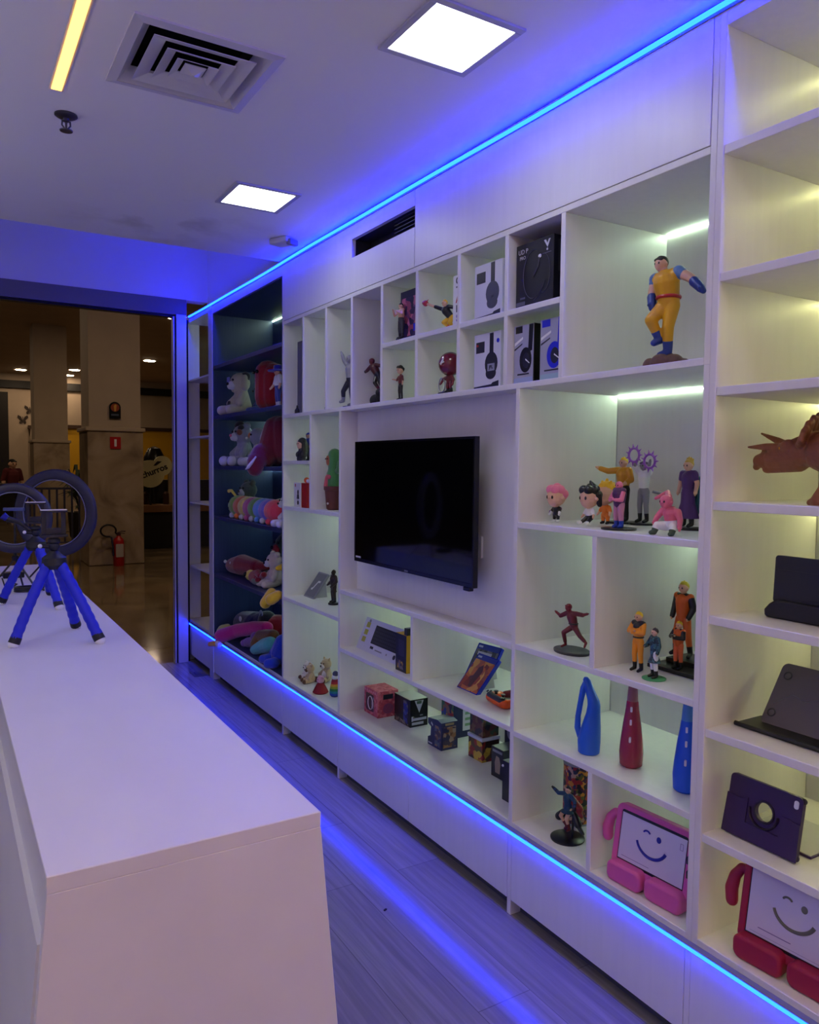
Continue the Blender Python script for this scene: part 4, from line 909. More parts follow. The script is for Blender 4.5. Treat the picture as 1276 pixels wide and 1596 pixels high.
s = MB(); s.box(-w / 2 + .014, w / 2 + .002, .06, .235, .005, .007); s.build('lining', col('case_lining', (196, 196, 200), .5), t)
s = MB(); s.prism(rrect(-w / 2 + .012, w / 2 - .002, .012, h - .012, .006), .0122, .0142, 'y'); s.bm.free()

t = at('keyboard_case', 'grey tablet sleeve propped open like a laptop on a black base', 'tablet case', .10, 1.115, .888, 0)
s = MB(); s.prism(rrect(-.145, .14, -.005, .105, .006), 0, .009, 'z'); s.build('base', col('case_black', (20, 20, 24), .45), t, bevel=.002)
s = MB(); s.tube([(-.145, -.004, .007), (.14, -.004, .007)], .006, 12); s.build('hinge_roll', MATS['case_black'], t, smooth=True)
s = MB(); s.prism(rrect(-.116, .14, 0, .176, .016, 5), 0, .006, 'y'); s.xf(Matrix.Translation((0, .055, .006)) @ Matrix.Rotation(math.radians(-34), 4, 'X')); s.build('panel', col('case_grey', (96, 90, 98), .45), t)
for q in ((-.092, .142), (-.096, .035)):
    s = MB(); s.torus((q[0], -.001, q[1]), .010, .002, 'y', 18, 6); s.xf(Matrix.Translation((0, .055, .006)) @ Matrix.Rotation(math.radians(-34), 4, 'X')); s.build('corner_strap', MATS['dark_grey'], t, smooth=True)
s = MB(); s.tube([(-.10, -.0006, .06), (-.06, -.0006, .095), (-.02, -.0006, .085), (.01, -.0006, .10), (.04, -.0006, .09)], .0016, 6, flat=.3); s.xf(Matrix.Translation((0, .055, .006)) @ Matrix.Rotation(math.radians(-34), 4, 'X')); s.build('elastic_loop', GRY, t)

t = at('tablet_case', 'dark navy tablet stand case with a round opening on the upper right shelf', 'tablet case', .13, 1.075, 1.180, 0)
NC = col('case_navy', (16, 16, 34), .5)
s = MB(); s.prism([(-.130, .006), (-.126, 0), (.13, 0), (.13, .048), (-.100, .048), (-.118, .036), (-.132, .020)], -.012, .085, 'y'); s.build('base', NC, t, smooth=True, bevel=.006, seg=3)
s = MB(); o = rrect(-.113, .13, .040, .158, .008, 6); no = len(o); hl = [(.0 + .018 * math.cos(math.radians(45 + 360 * k / no)) + .03, .083 + .024 * math.sin(math.radians(45 + 360 * k / no))) for k in range(no)]
s.rings([[(p[0], 0, p[1]) for p in o], [(p[0], .012, p[1]) for p in o], [(p[0], .012, p[1]) for p in hl], [(p[0], 0, p[1]) for p in hl]], closed=True); s.xf(Matrix.Translation((0, -.004, .0)) @ Matrix.Rotation(math.radians(-3), 4, 'X')); s.build('upright_panel', NC, t, smooth=True)
s = MB(); s.torus((.03, -.006, .083), .024, .004, 'y', 28, 8, sx=.85); s.build('swivel_ring', col('case_ink', (10, 10, 22), .4), t, smooth=True)
s = MB(); s.box(-.1, .12, -.0062, -.0055, .122, .1235).build('seam', MATS['case_ink'], t)

# horned dinosaur
t = at('dinosaur_model', 'brown horned dinosaur model lowering its head on the upper right shelf', 'dinosaur', .125, 1.030, 1.470, 0)
DB = col('dino_brown', (132, 78, 50), .55, bump=(55, .7, .006), vary=.25, vscale=30)
d = [((.05, 0, .115), .068, (.19, 0, .12), .055), ((.19, 0, .12), .05, (.30, 0, .06), .015), ((-.03, 0, .125), .052, (.05, 0, .115), .06), ((-.03, 0, .125), .045, (-.07, 0, .128), .040)]
d += [((-.09, 0, .125), .040, (-.16, 0, .110), .030), ((-.16, 0, .110), .028, (-.205, 0, .104), .018), ((-.10, 0, .100), .024, (-.185, 0, .084), .012), ((-.205, 0, .106), .016, (-.215, 0, .088), .009)]
d += [((-.145, -.016, .128), .014, (-.11, -.03, .14), .016), ((-.145, .016, .128), .014, (-.11, .03, .14), .016), ((-.19, 0, .118), .010, (-.200, 0, .136), .003)]
for sy in (-1, 1):
    d += [((-.135, sy * .020, .136), .012, (-.175, sy * .026, .146 + sy * .008), .009), ((-.175, sy * .026, .146 + sy * .008), .009, (-.222, sy * .026, .156 + sy * .018), .003)]
    d += [((.02, sy * .045, .09), .034, (.01, sy * .055, .04), .024), ((.01, sy * .055, .04), .022, (-.012, sy * .055, .010), .020), ((-.012, sy * .055, .012), .018, (-.035, sy * .055, .006), .008), ((.13, sy * .045, .09), .042, (.14, sy * .052, .04), .026), ((.14, sy * .052, .04), .024, (.125, sy * .052, .008), .024)]
# frill: fan of ridges standing up behind the brow
for k in range(-9, 10):
    a = math.radians(k * 9); q = .006 if k % 2 else 0; d.append(((-.085, math.sin(a) * .025, .135 + math.cos(a) * .006), .011, (-.058 + .010 * math.cos(a), math.sin(a) * .066, .140 + math.cos(a) * (.066 + q)), .0075))
blob('body', DB, [tuple(tuple(v) if isinstance(v, (tuple, list)) else v for v in c) for c in d], t, .0028, 2)
for sy in (-1, 1): MB().ball((-.128, sy * .036, .134), .0042, 10).build('eye', col('dino_eye', (190, 130, 40), .2), t, smooth=True)
blob('mouth', col('dino_mouth', (120, 60, 52), .5), [((-.165, 0, .092), .014, (-.20, 0, .094), .009)], t, .002)
col('easel_clear', (170, 170, 180), .3)
# ================================================================ television niche
t = at('television', 'wide black flat television, switched off, hung in the niche', 'television', 0.0, 2.7735, 1.106)
TW, TH, TBK = .953, .557, col('tv_black', (8, 8, 10), .22)
s = MB(); i_ = [(-TW / 2 + .009, .016), (TW / 2 - .009, .016), (TW / 2 - .009, TH - .009), (-TW / 2 + .009, TH - .009)]; o = rc(-TW / 2, TW / 2, 0, TH)
s.rings([[(p[0], 0, p[1]) for p in o], [(p[0], .022, p[1]) for p in o], [(p[0], .022, p[1]) for p in i_], [(p[0], 0, p[1]) for p in i_]], closed=True); s.build('bezel', TBK, t, bevel=.001)
MB().box(-TW / 2 + .008, TW / 2 - .008, .002, .010, .015, TH - .008).build('screen', col('tv_screen', (4, 4, 6), .06, spec=.6), t)
s = MB(); s.hexa([(-TW / 2 + .01, .020, .01), (TW / 2 - .01, .020, .01), (TW / 2 - .12, .058, .06), (-TW / 2 + .12, .058, .06)], [(-TW / 2 + .01, .020, TH - .01), (TW / 2 - .01, .020, TH - .01), (TW / 2 - .12, .058, TH - .08), (-TW / 2 + .12, .058, TH - .08)]); s.build('rear_cover', TBK, t)
MB().box(-.12, .12, .055, .0905, .16, .40).build('wall_bracket', DKG, t)
MB().box(TW / 2 - .058, TW / 2 - .018, -.004, .018, -.014, .001).build('sensor_bar', TBK, t, bevel=.003)
pr(t, rc(-TW / 2 + .014, -TW / 2 + .062, .018, .026), col('sticker_pale', (196, 190, 170), .5), .0015, 'energy_sticker')
MB().box(-.014, .014, -.0006, .0, .004, .011).build('logo_plate', col('logo_grey', (120, 120, 128), .4), t)
t = at('wall_outlet', 'white wall outlet with a black plug beside the television', 'outlet', .091, 2.395, 1.205)
MB().prism(rrect(-.035, .035, 0, .085, .006), -.009, 0, 'y').build('plate', WHT, t)
MB().prism(rrect(-.016, .016, .022, .062, .008), -.030, -.009, 'y').build('plug', BLK, t, bevel=.003)
s = MB(); s.tube([(0, -.026, .03), (.0, -.045, -.0), (-.03, -.035, -.03), (-.09, -.02, -.02)], .004, 8); s.build('cable', BLK, t, smooth=True)

# ================================================================ cubby column left of the television
t = at('bust', 'small black bust with long black hair and pale face', 'bust', .045, 3.985, LS)
blob('shoulders', col('cloth_ink', (20, 20, 34), .5), [((0, 0, .012), .026), ((-.026, 0, .034), .022, (.026, 0, .034), .022), ((0, 0, .03), .026, (0, 0, .06), .016), ((-.014, 0, .01), .02), ((.014, 0, .01), .02)], t, .002)
blob('face', SKIN, [((0, -.004, .09), .021), ((0, -.01, .078), .014), ((0, -.024, .086), .0035), ((0, 0, .06), .010, (0, 0, .08), .010)], t, .0015)
blob('hair', MATS['hair_black'], [((0, .006, .102), .026), ((-.02, .006, .09), .013, (-.026, .008, .045), .014), ((.02, .006, .09), .013, (.026, .008, .045), .014), ((0, .018, .09), .02, (0, .02, .05), .02)], t, .0018)
for q in (-1, 1): MB().ball((q * .008, -.0225, .093), .003, 8).build('eye', EYE, t, smooth=True)
t = at('figurine', 'small blue-capped figurine standing behind the black bust', 'figurine', .115, 4.045, LS)
disc(t, .022, .004, BLK); figure(t, .150, z0=.004, shirt=col('figure_denim', (40, 60, 140), .5), pants=DKG, boots=BLK, hair=col('cap_blue', (26, 44, 176), .45), headr=.10)

t = at('story_box', 'thin white box with a red corner mark and black figures printed on it', 'box', .030, 4.008, L2)
carton(t, .09, .035, .135, WHT)
pr(t, rc(-.030, -.018, .112, .128), RED, name='red_mark'); pr(t, ell(.012, .082, .011, .014), BLK, name='head_print'); pr(t, [(.0, .070), (.024, .070), (.030, .045), (.018, .048), (.012, .040), (.004, .048), (-.006, .045)], BLK, name='torso_print'); pr(t, ell(.012, .025, .012, .012), BLK, name='shape_print')
t = at('red_box', 'narrow dark red box with an orange ball on top, next to the white box', 'box', .032, 3.918, L2)
carton(t, .07, .05, .135, RED); MB().ball((-.010, .02, .150), .016, 14).build('ball', col('ball_orange', (230, 110, 60), .4), t, smooth=True)
MB().ball((.016, .018, .146), .011, 12).build('pompom', WHT, t, smooth=True)

t = at('cactus_toy', 'green plush cactus toy with waving arms in a brown pot', 'plush toy', .105, 3.692, L2)
MB().lathe([(.034, 0), (.040, .006), (.049, .10), (.054, .105), (.054, .122), (.046, .124), (.042, .11)], n=28).build('pot', col('pot_brown', (96, 44, 34), .6), t, smooth=True)
GC = col('cactus_green', (66, 130, 62), .8, sheen=.4, bump=(220, .4, .002))
blob('body', GC, [((0, 0, .10), .036, (0, 0, .2), .036), ((0, 0, .2), .032, (.006, 0, .285), .036), ((-.03, 0, .165), .014, (-.058, 0, .155), .015), ((-.058, 0, .155), .014, (-.066, 0, .19), .013), ((.03, 0, .2), .014, (.056, 0, .21), .015), ((.056, 0, .21), .014, (.062, 0, .245), .013)], t, .003)
blob('face_patch', col('cactus_face', (158, 88, 52), .7), [((-.006, -.022, .268), .021, (-.006, -.026, .245), .016)], t, .002)
blob('scarf', col('scarf_pink', (206, 90, 96), .7), [((-.028, -.024, .175), .011, (.014, -.036, .172), .012), ((-.014, -.034, .17), .011, (-.016, -.04, .12), .012)], t, .002)
for q in (-1, 1): MB().ball((-.006 + q * .010, -.042, .266), .0042, 8).build('eye', EYE, t, smooth=True)
for q in ((-.03, .03), (.014, .034)): MB().ball((q[0], -.043, q[1]), .006, 8).build('pot_dot', WHT, t, smooth=True)
MB().tube([(-.05, .0, .19), (-.07, -.005, .215), (-.078, -.002, .225)], [.004, .008, .004], 8).build('white_wing', WHT, t, smooth=True)

t = at('frame', 'grey plate with a white mark leaning back in the lower white cubby', 'frame', .108, 4.033, L3)
Mt = Matrix.Rotation(math.radians(-36), 4, 'X')
s = MB(); s.prism(rrect(-.066, .066, 0, .165, .006), 0, .012, 'y'); s.xf(Mt); s.build('plate', col('plate_slate', (140, 140, 150), .4), t)
s = MB(); s.prism([(-.03, .05), (-.012, .05), (.01, .10), (.03, .10), (.034, .112), (.002, .112), (-.018, .064), (-.03, .062)], -.0008, .0003, 'y'); s.xf(Mt); s.build('white_mark', WHT, t)
s = MB(); s.prism(rrect(-.058, .058, .008, .157, .004), -.0004, .0002, 'y'); s.xf(Mt); s.build('inset', col('plate_dim', (108, 108, 120), .4), t)
s = MB(); s.prism([(.014, .0), (.10, 0), (.088, .112)], -.04, .04, 'x'); s.build('easel', MATS['easel_clear'], t)
t = at('statuette', 'slender dark bronze warrior statuette on a small round base', 'statuette', .14, 3.765, L3)
BZ = col('bronze_dark', (62, 48, 38), .4, metal=.4); disc(t, .030, .010, BLK)
figure(t, .178, dict(hL=(-.1, -.14, .55), hR=(.11, -.12, .52)), z0=.010, skin=BZ, shirt=BZ, sleeve=.9, pants=BZ, boots=col('bronze_black', (30, 26, 24), .4), hair=BZ, style='tuft', eyes=False, skirt=(BZ, .2, .10), bulk=1.15)

# small toys in the bottom cubby of that column
BEI = col('plush_beige', (196, 170, 128), .9, sheen=.5, bump=(260, .5, .002)); CRM = col('plush_cream', (222, 214, 204), .9, sheen=.5, bump=(260, .5, .002)); BRN = col('plush_brown', (92, 58, 40), .9, sheen=.4, bump=(260, .5, .002))
t = at('teddy_bear', 'smallest whitish teddy bear, at the back left of the bottom cubby', 'plush toy', .12, 4.055, BS, 10); plush(t, .10, CRM, muzzle=CRM, feet=BRN)
t = at('teddy_bear', 'beige teddy bear with brown feet sitting in front of two others', 'plush toy', .10, 3.972, BS, -10); plush(t, .108, BEI, muzzle=BRN, feet=BRN)
t = at('teddy_bear', 'largest beige and brown teddy bear, leaning on the back row', 'plush toy', .19, 3.955, BS, 15); plush(t, .135, BEI, muzzle=CRM, feet=BRN, belly=CRM, earm=BRN, ears='point')
t = at('doll', 'little doll in a wide dark red dress with a pink head', 'doll', .065, 3.765, BS)
s = MB(); s.lathe([(.036, 0), (.043, .006), (.030, .032), (.018, .052), (.008, .058)], n=24); s.build('dress', col('dress_red', (140, 12, 24), .7), t, smooth=True)
blob('head', col('doll_pink', (214, 160, 176), .6), [((0, 0, .072), .021), ((-.014, .0, .086), .008), ((.014, 0, .086), .008), ((0, -.021, .068), .003)], t, .0016)
for q in (-1, 1): MB().ball((q * .007, -.019, .075), .0025, 8).build('eye', EYE, t, smooth=True)
t = at('rainbow_toy', 'rainbow striped pear-shaped toy with a grey and white top', 'toy', .105, 3.672, BS)
pf = [(.020, 0), (.027, .008), (.029, .02), (.028, .032), (.026, .044), (.024, .056), (.021, .068), (.019, .080), (.015, .092)]
for i, c in enumerate(((30, 40, 130), (32, 70, 180), (24, 120, 140), (26, 120, 60), (150, 170, 40), (214, 160, 40), (190, 40, 40), (150, 24, 44))):
    MB().lathe(pf[i:i + 2], n=24).build('stripe', col('rainbow_%s' % ('indigo', 'blue', 'teal', 'green', 'lime', 'amber', 'red', 'wine')[i], c, .6), t, smooth=True)
MB().ball((0, 0, .103), .017, 16).build('head', WHT, t, smooth=True)
blob('cap', col('cap_slate', (70, 70, 100), .6), [((.002, .002, .120), .016), ((-.012, 0, .112), .008)], t, .0016)

# ================================================================ lower shelves of the television section
t = at('keyboard_box', 'flat white box with a black keyboard pictured, leaning back on the shelf', 'box', .072, 3.166, KB)
Mt = Matrix.Rotation(math.radians(-23), 4, 'X'); w, h = .405, .160
def lean(name, pts, m, th=.0006, y=0.0, par=None):
    s = MB(); s.prism(pts, y - th, y + .0002, 'y'); s.xf(Mt); return s.build(name, m, par or t)
s = MB(); s.box(-w / 2, w / 2, 0, .034, 0, h); s.xf(Mt); s.build('box', hpW, t, bevel=.001)
lean('keyboard_print', [(-.085, .046), (.17, .046), (.17, .136), (-.085, .136)], col('key_black', (26, 26, 32), .4))
for r_ in range(5):
    s = MB()
    for c_ in range(15): s.prism(rc(-.080 + c_ * .0165, -.067 + c_ * .0165, .051 + r_ * .0165, .063 + r_ * .0165), -.0011, -.0004, 'y')
    s.xf(Mt); s.build('key_row', col('key_grey', (58, 58, 72), .45), t)['kind'] = 'stuff'
for k in range(3): lean('yellow_square', rc(-.176, -.142, .040 + k * .036, .066 + k * .036), col('ink_lime', (176, 178, 60), .4))
lean('badge_print', ell(-.155, .145, .010, .008), GRY)
lean('name_print', rc(-.075, -.045, .022, .034), hpD); lean('caption_print', rc(-.025, .04, .020, .026), GRY); lean('seal_print', ell(.155, .026, .011, .011), hpD); lean('dot_print', ell(.085, .024, .005, .005), GRY)
s = MB(); s.prism([(.045, 0), (.12, 0), (.105, .13)], -.05, .05, 'x'); s.build('easel', col('easel_clear', (170, 170, 180), .3), t)
t = at('toy_box', 'narrow black toy box with a yellow side before the keyboard box', 'box', .035, 2.868, KB)
MB().box(-.046, .046, 0, .055, 0, .165).build('box', col('carton_yellow', (214, 170, 20), .45), t, bevel=.001)
pr(t, rc(-.045, .045, .001, .164), BLK, name='front_print'); pr(t, rc(-.030, .02, .012, .05), art('art_amber', [(30, 26, 24), (150, 110, 40), (60, 50, 60), (190, 150, 50), (110, 100, 110)], 90), -.0006, 'picture_print'); pr(t, rc(-.02, .03, .07, .14), col('ink_smoke', (52, 52, 62), .4), -.0006, 'shape_print')
MB().box(.020, .044, .004, .05, .165, .195).build('hang_tab', BLK, t)

def game(label, x, y, rz, tilt, h, m, pic, prints):
    t = at('game_case', label, 'game case', x, y, KB, rz); Mt = Matrix.Rotation(math.radians(-tilt), 4, 'X'); w = .138
    def P(name, pts, m_, y_=0.0, th=.0006):
        s = MB(); s.prism(pts, y_ - th, y_ + .0002, 'y'); s.xf(Mt); s.build(name, m_, t)
    s = MB(); s.prism(rrect(-w / 2, w / 2, 0, h, .003), 0, .015, 'y'); s.xf(Mt); s.build('case', m, t, bevel=.001)
    P('cover_print', rc(-w / 2 + .005, w / 2 - .006, .004, h - .026), pic); P('blue_header', rc(-w / 2 + .005, w / 2 - .006, h - .025, h - .004), col('ink_royal', (30, 52, 150), .3)); P('header_mark', rc(-w / 2 + .010, -w / 2 + .034, h - .018, h - .010), col('ink_pale2', (190, 196, 220), .35), -.0006)
    for nm, pts, c in prints: P(nm, pts, c, -.0006)
    s = MB(); a = math.radians(tilt); s.prism([(.02, 0), (.06 + math.sin(a) * h * .6, 0), (math.sin(a) * h * .8 + .02, math.cos(a) * h * .78)], -.02, .02, 'x'); s.build('easel', MATS['easel_clear'], t)
BC = col('case_blue', (28, 44, 168), .25)
game('blue game case with a reddish fiery cover, in front of another', .116, 2.490, 0, 41, .168, BC, art('art_fire', [(150, 60, 50), (190, 100, 60), (120, 44, 52), (206, 150, 80), (160, 84, 70), (96, 40, 60)], 36), [('armour_print', [(-.012, .02), (.006, .02), (.014, .06), (.020, .10), (.004, .125), (-.014, .11), (-.018, .07)], col('ink_plum', (80, 40, 60), .35)), ('glow_print', [(.024, .03), (.038, .05), (.042, .085), (.030, .105), (.034, .07)], col('ink_flame', (220, 170, 90), .35))])
game('blue game case with a grey cover, behind the fiery one', .215, 2.575, 8, 33, .170, BC, art('art_slate', [(66, 70, 82), (96, 100, 110), (50, 54, 66), (120, 120, 128)], 40), [('title_print', rc(-.05, .03, .118, .134), W2)])
def pad(label, x, y, z, rz, m, m2):
    t = at('game_controller', label, 'game controller', x, y, z, rz)
    blob('body', m, [((-.05, 0, .018), .018, (.05, 0, .018), .018), ((-.055, -.005, .018), .018, (-.068, -.055, .015), .0135), ((.055, -.005, .018), .018, (.068, -.055, .015), .0135), ((0, 0, .018), .0175)], t, .0025)
    blob('top_plate', m2, [((-.045, .006, .028), .012, (.045, .006, .028), .012), ((-.05, .0, .027), .012), ((.05, 0, .027), .012)], t, .002)
    for q in (-1, 1): MB().lathe([(.006, .034), (.0055, .042), (.009, .044), (.008, .047)], (q * .026, -.012, 0), 14).build('thumb_stick', BLK, t, smooth=True)
    s = MB(); s.box(-.062, -.042, .002, .008, .038, .042).box(-.055, -.049, -.005, .015, .038, .042); s.build('direction_pad', BLK, t)
    for q in ((.052, .012), (.052, -.004), (.044, .004), (.060, .004)): MB().lathe([(.0035, .038), (.0035, .0415)], (q[0], q[1], 0), 10).build('button', DKG, t, smooth=True)
pad('orange and black game controller lying on the shelf by the game cases', .11, 2.285, KB, 172, col('pad_orange', (222, 84, 20), .35), DKG)
pad('dark red game controller behind the orange one', .235, 2.262, KB, -10, col('pad_red', (110, 22, 26), .35), DKG)
t = at('headset_stand', 'thin black headset stand in the corner behind the controllers', 'stand', .255, 2.155, KB); disc(t, .03, .006, BLK); MB().cyl((0, 0, .006), (0, 0, .16), .005, n=12).build('post', BLK, t, smooth=True); MB().tube([(-.03, 0, .15), (-.015, 0, .163), (.015, 0, .163), (.03, 0, .15)], .006, 10).build('hook', BLK, t, smooth=True)

# mugs and boxes on the long bottom shelf
t = at('mug_box', 'pink mug box with a dark window, leftmost on the bottom shelf', 'box', .125, 3.306, BS)
PB = art('carton_pink', [(190, 74, 92), (204, 100, 116), (176, 64, 84), (210, 112, 124), (184, 84, 104)], 70, .5); carton(t, .138, .115, .128, PB)
pr(t, rrect(-.052, .030, .018, .104, .012), col('ink_maroon', (66, 18, 34), .4), name='window_print')
s = MB(); s.torus((-.002, -.0012, .060), .024, .0042, 'y', 24, 6, sz=1.35, flat=.3); s.build('handle_print', WHT, t, smooth=True)
pr(t, rc(.006, .030, .036, .092), art('art_grey', [(120, 112, 130), (150, 150, 168), (90, 84, 104), (60, 50, 80)], 80), -.0006, 'mug_print')
for k in range(6): pr(t, ell(-.058 + k * .02, .115, .006, .006), col('ink_rose', (214, 140, 150), .4), name='dot_print')
prs(t, rc(.03, .085, .088, .112), hpD, .069, 'label_print'); prs(t, ell(.058, .042, .030, .026), col('ink_mulberry', (140, 70, 104), .4), .069, 'round_print')
t = at('mug_box', 'black mug box with a white triangle and white lettering', 'box', .192, 3.118, BS)
carton(t, .146, .098, .130, BLK); MB().box(-.0725, .0725, .0005, .0975, .130, .1312).build('lid', col('lid_silver', (150, 152, 150), .35), t)
pr(t, rc(.012, .052, .012, .118), art('art_blue', [(28, 40, 130), (60, 80, 150), (20, 26, 80), (110, 110, 120), (40, 50, 150)], 60), name='picture_print'); pr(t, [(-.07, .004), (.06, .004), (.06, .012), (-.07, .03)], art('art_tan', [(60, 46, 40), (120, 100, 96), (40, 34, 40), (150, 130, 110)], 90), name='base_print')
prs(t, [(.025, .124), (.074, .124), (.050, .066)], W2, .073, 'triangle_print'); prs(t, rc(.036, .062, .108, .122), col('ink_moss', (70, 96, 84), .4), .0735, 'triangle_mark')
prs(t, [(.008, .028), (.016, .028), (.016, .050), (.008, .050)], W2, .073, 'letter_print'); prs(t, rc(.016, .090, .030, .042), W2, .073, 'word_print'); prs(t, rc(.010, .074, .010, .022), W2, .073, 'word_print'); prs(t, rc(.054, .070, .050, .056), GRY, .073, 'word_print')
t = at('arcade_box', 'dark blue box shaped like a little arcade machine', 'box', .156, 2.778, BS)
AB = col('carton_indigo', (28, 34, 84), .4)
MB().prism([(-.055, 0), (.052, 0), (.052, .120), (.020, .128), (-.055, .118), (-.055, .094), (-.030, .084), (-.034, .044), (-.055, .034)], 0, .085, 'y').build('box', AB, t)
pr(t, rc(.0, .046, .010, .100), art('art_arcade', [(60, 44, 60), (120, 84, 60), (36, 40, 90), (150, 120, 90), (80, 90, 110)], 70), name='picture_print'); pr(t, rc(-.05, -.02, .008, .014), W2, name='text_print'); pr(t, [(-.03, .100), (-.016, .090), (-.014, .096), (-.026, .108)], W2, name='emblem_print')
prs(t, rc(.010, .075, .010, .100), art('art_arcade2', [(110, 70, 50), (60, 50, 80), (150, 110, 80), (40, 40, 90), (160, 140, 130)], 60), .052, 'side_picture'); prs(t, rc(.02, .065, .106, .116), col('ink_sand', (150, 136, 110), .4), .052, 'title_print')
t = at('comic_box', 'navy comic-print box with a white panel, behind the arcade-shaped box', 'box', .285, 2.872, BS)
carton(t, .10, .135, .178, AB); pr(t, rc(-.048, .048, .02, .176), art('art_comic2', [(170, 40, 44), (206, 140, 40), (40, 60, 140), (60, 120, 80), (36, 36, 70), (150, 100, 80)], 50), name='picture_print')
prs(t, rc(.05, .125, .03, .165), hpW, .05, 'white_panel')
for k in range(4): prs(t, rc(.062, .112, .05 + k * .026, .062 + k * .026), col('ink_fern', (110, 150, 120), .4), .0505, 'text_print')
t = at('mug_box', 'yellow and dark cube box at the bottom of a small stack', 'box', .228, 2.578, BS)
carton(t, .098, .088, .088, art('art_yellow', [(190, 150, 40), (60, 36, 34), (150, 40, 40), (206, 172, 60), (90, 60, 40)], 42))
t = at('white_tray', 'thin white carton tray between the yellow box and the brown one', 'tray', .224, 2.578, BS + .0885); carton(t, .104, .094, .014, hpW)
t = at('mug_box', 'brown and green patchwork box on top of the yellow box', 'box', .232, 2.578, BS + .103); carton(t, .092, .082, .088, art('art_patch', [(90, 44, 44), (60, 80, 60), (120, 90, 60), (40, 36, 50), (104, 60, 50)], 48))
t = at('poster_box', 'black box with a pale figure print, between the stack and a tall black box', 'box', .188, 2.376, BS)
carton(t, .078, .09, .120, col('carton_coal', (22, 22, 36), .4)); pr(t, rc(-.03, .03, .100, .110), GRY, name='title_print'); pr(t, [(-.012, .02), (.016, .02), (.02, .06), (.012, .085), (-.006, .088), (-.016, .06)], col('ink_bone', (150, 130, 110), .4), name='figure_print'); prs(t, ell(.03, .08, .007, .007), WHT, .039, 'white_spot')
t = at('poster_box', 'tall plain black box standing behind the box with a pale print', 'box', .300, 2.420, BS); carton(t, .11, .10, .21, MATS['carton_coal']); pr(t, ell(-.02, .15, .02, .035), GRY, name='smoke_print')
t = at('poster_box', 'slim black box at the shelf front beside the side panel', 'box', .085, 2.158, BS); carton(t, .11, .06, .148, MATS['carton_coal']); prs(t, rc(.01, .05, .03, .10), DKG, .055, 'side_print'); MB().ball((-.05, -.001, .128), .005, 8).build('seal', WHT, t, smooth=True)

# ================================================================ soft toys in the navy cabinet
def fz(key, rgb): return col('plush_' + key, rgb, .92, sheen=.5, bump=(120, .6, .004))
DOG = fz('sand', (200, 190, 168)); GRYP = fz('grey', (150, 150, 166)); WHP = fz('white', (214, 212, 216)); DK = fz('charcoal', (46, 40, 46)); N1, N2, N3, N4 = 1.893, 1.541, 1.188, .775
t = at('plush_dog', 'sand-coloured plush dog with dark cap holding a pale tag', 'plush toy', .145, 5.275, N1, 6)
plush(t, .305, DOG, muzzle=WHP, ears='floppy', earm=DOG)
blob('cap', DK, [((-.03, .02, .268), .035, (.03, .02, .268), .035)], t, .004); s = MB(); s.prism(rrect(-.045, .0,   .205, .262, .006), -.0875, -.0835, 'y'); s.build('tag', col('tag_lilac', (150, 152, 214), .5), t)
blob('harness', DK, [((-.03, -.085, .05), .012, (.02, -.10, .085), .012)], t, .003)
t = at('plush_toy', 'blue-grey plush slumped behind the sand-coloured dog', 'plush toy', .215, 5.035, N1, 0); plush(t, .215, fz('steel', (74, 92, 140)), belly=fz('aqua', (60, 130, 160)), muzzle=None, ears='round')
t = at('plush_pillar', 'tall bright red plush pillow standing in the navy cabinet', 'plush toy', .13, 4.715, N1)
blob('body', fz('red', (150, 8, 14)), [((0, 0, .08), .085, (0, 0, .235), .085), ((.05, .02, .08), .08, (.05, .02, .22), .08), ((-.03, .0, .06), .06)], t, .006)
for q in (-1, 1): MB().ball((q * .03, -.086, .24), .012, 10).build('eye', EYE, t, smooth=True)
t = at('rag_doll', 'rag doll with a wide blue hat in front of the red pillow', 'doll', .075, 4.405, N1)
figure(t, .235, dict(hL=(-.18, -.12, .5), eL=(-.17, -.03, .62)), headr=.10, shirt=WHP, sleeve=.6, pants=fz('denim', (60, 70, 150)), boots=WHP, hair=None, bulk=1.1)
s = MB(); s.lathe([(.062, .214), (.064, .220), (.030, .226), (.026, .250), (.004, .256)], n=24); s.build('hat', fz('cobalt', (24, 20, 160)), t, smooth=True)
t = at('plush_cat', 'grey plush cat with dark head patch and pink nose, sitting upright', 'plush toy', .15, 5.235, N2, 6)
plush(t, .30, GRYP, muzzle=WHP, ears='round', feet=WHP, nose=fz('pink_nose', (216, 90, 120)), extra=[((0, .0, .3), .22)])
blob('head_patch', DK, [((-.02, -.02, .275), .04), ((.03, -.035, .26), .026)], t, .004); blob('cheek_patch', fz('rust', (130, 70, 56)), [((.045, -.055, .232), .022)], t, .003)
t = at('plush_cat', 'grey plush with an orange spot and white feet beside the cat', 'plush toy', .165, 4.965, N2, -6); plush(t, .265, GRYP, muzzle=None, ears='none', feet=WHP, nose=WHP); blob('orange_spot', fz('orange', (206, 120, 40)), [((-.015, -.055, .205), .022)], t, .003); blob('yellow_collar', fz('pale_yellow', (190, 190, 110)), [((.03, -.045, .10), .02, (.05, -.03, .13), .018)], t, .003)
t = at('plush_dragon', 'big maroon plush drooping over the shelf edge, with a white fin', 'plush toy', .075, 4.535, N2)
MRP = fz('maroon', (110, 10, 34))
blob('body', MRP, [((.0, .05, .085), .08, (.0, .05, .25), .065), ((.0, .03, .24), .068, (.0, .0, .10), .08), ((.0, .0, .10), .08, (.025, -.045, .055), .068), ((.025, -.065, .08), .06, (.055, -.110, .02), .056), ((.055, -.110, .03), .056, (.058, -.120, -.012), .048), ((.06, .07, .10), .08, (.05, .06, .24), .07)], t, .006)
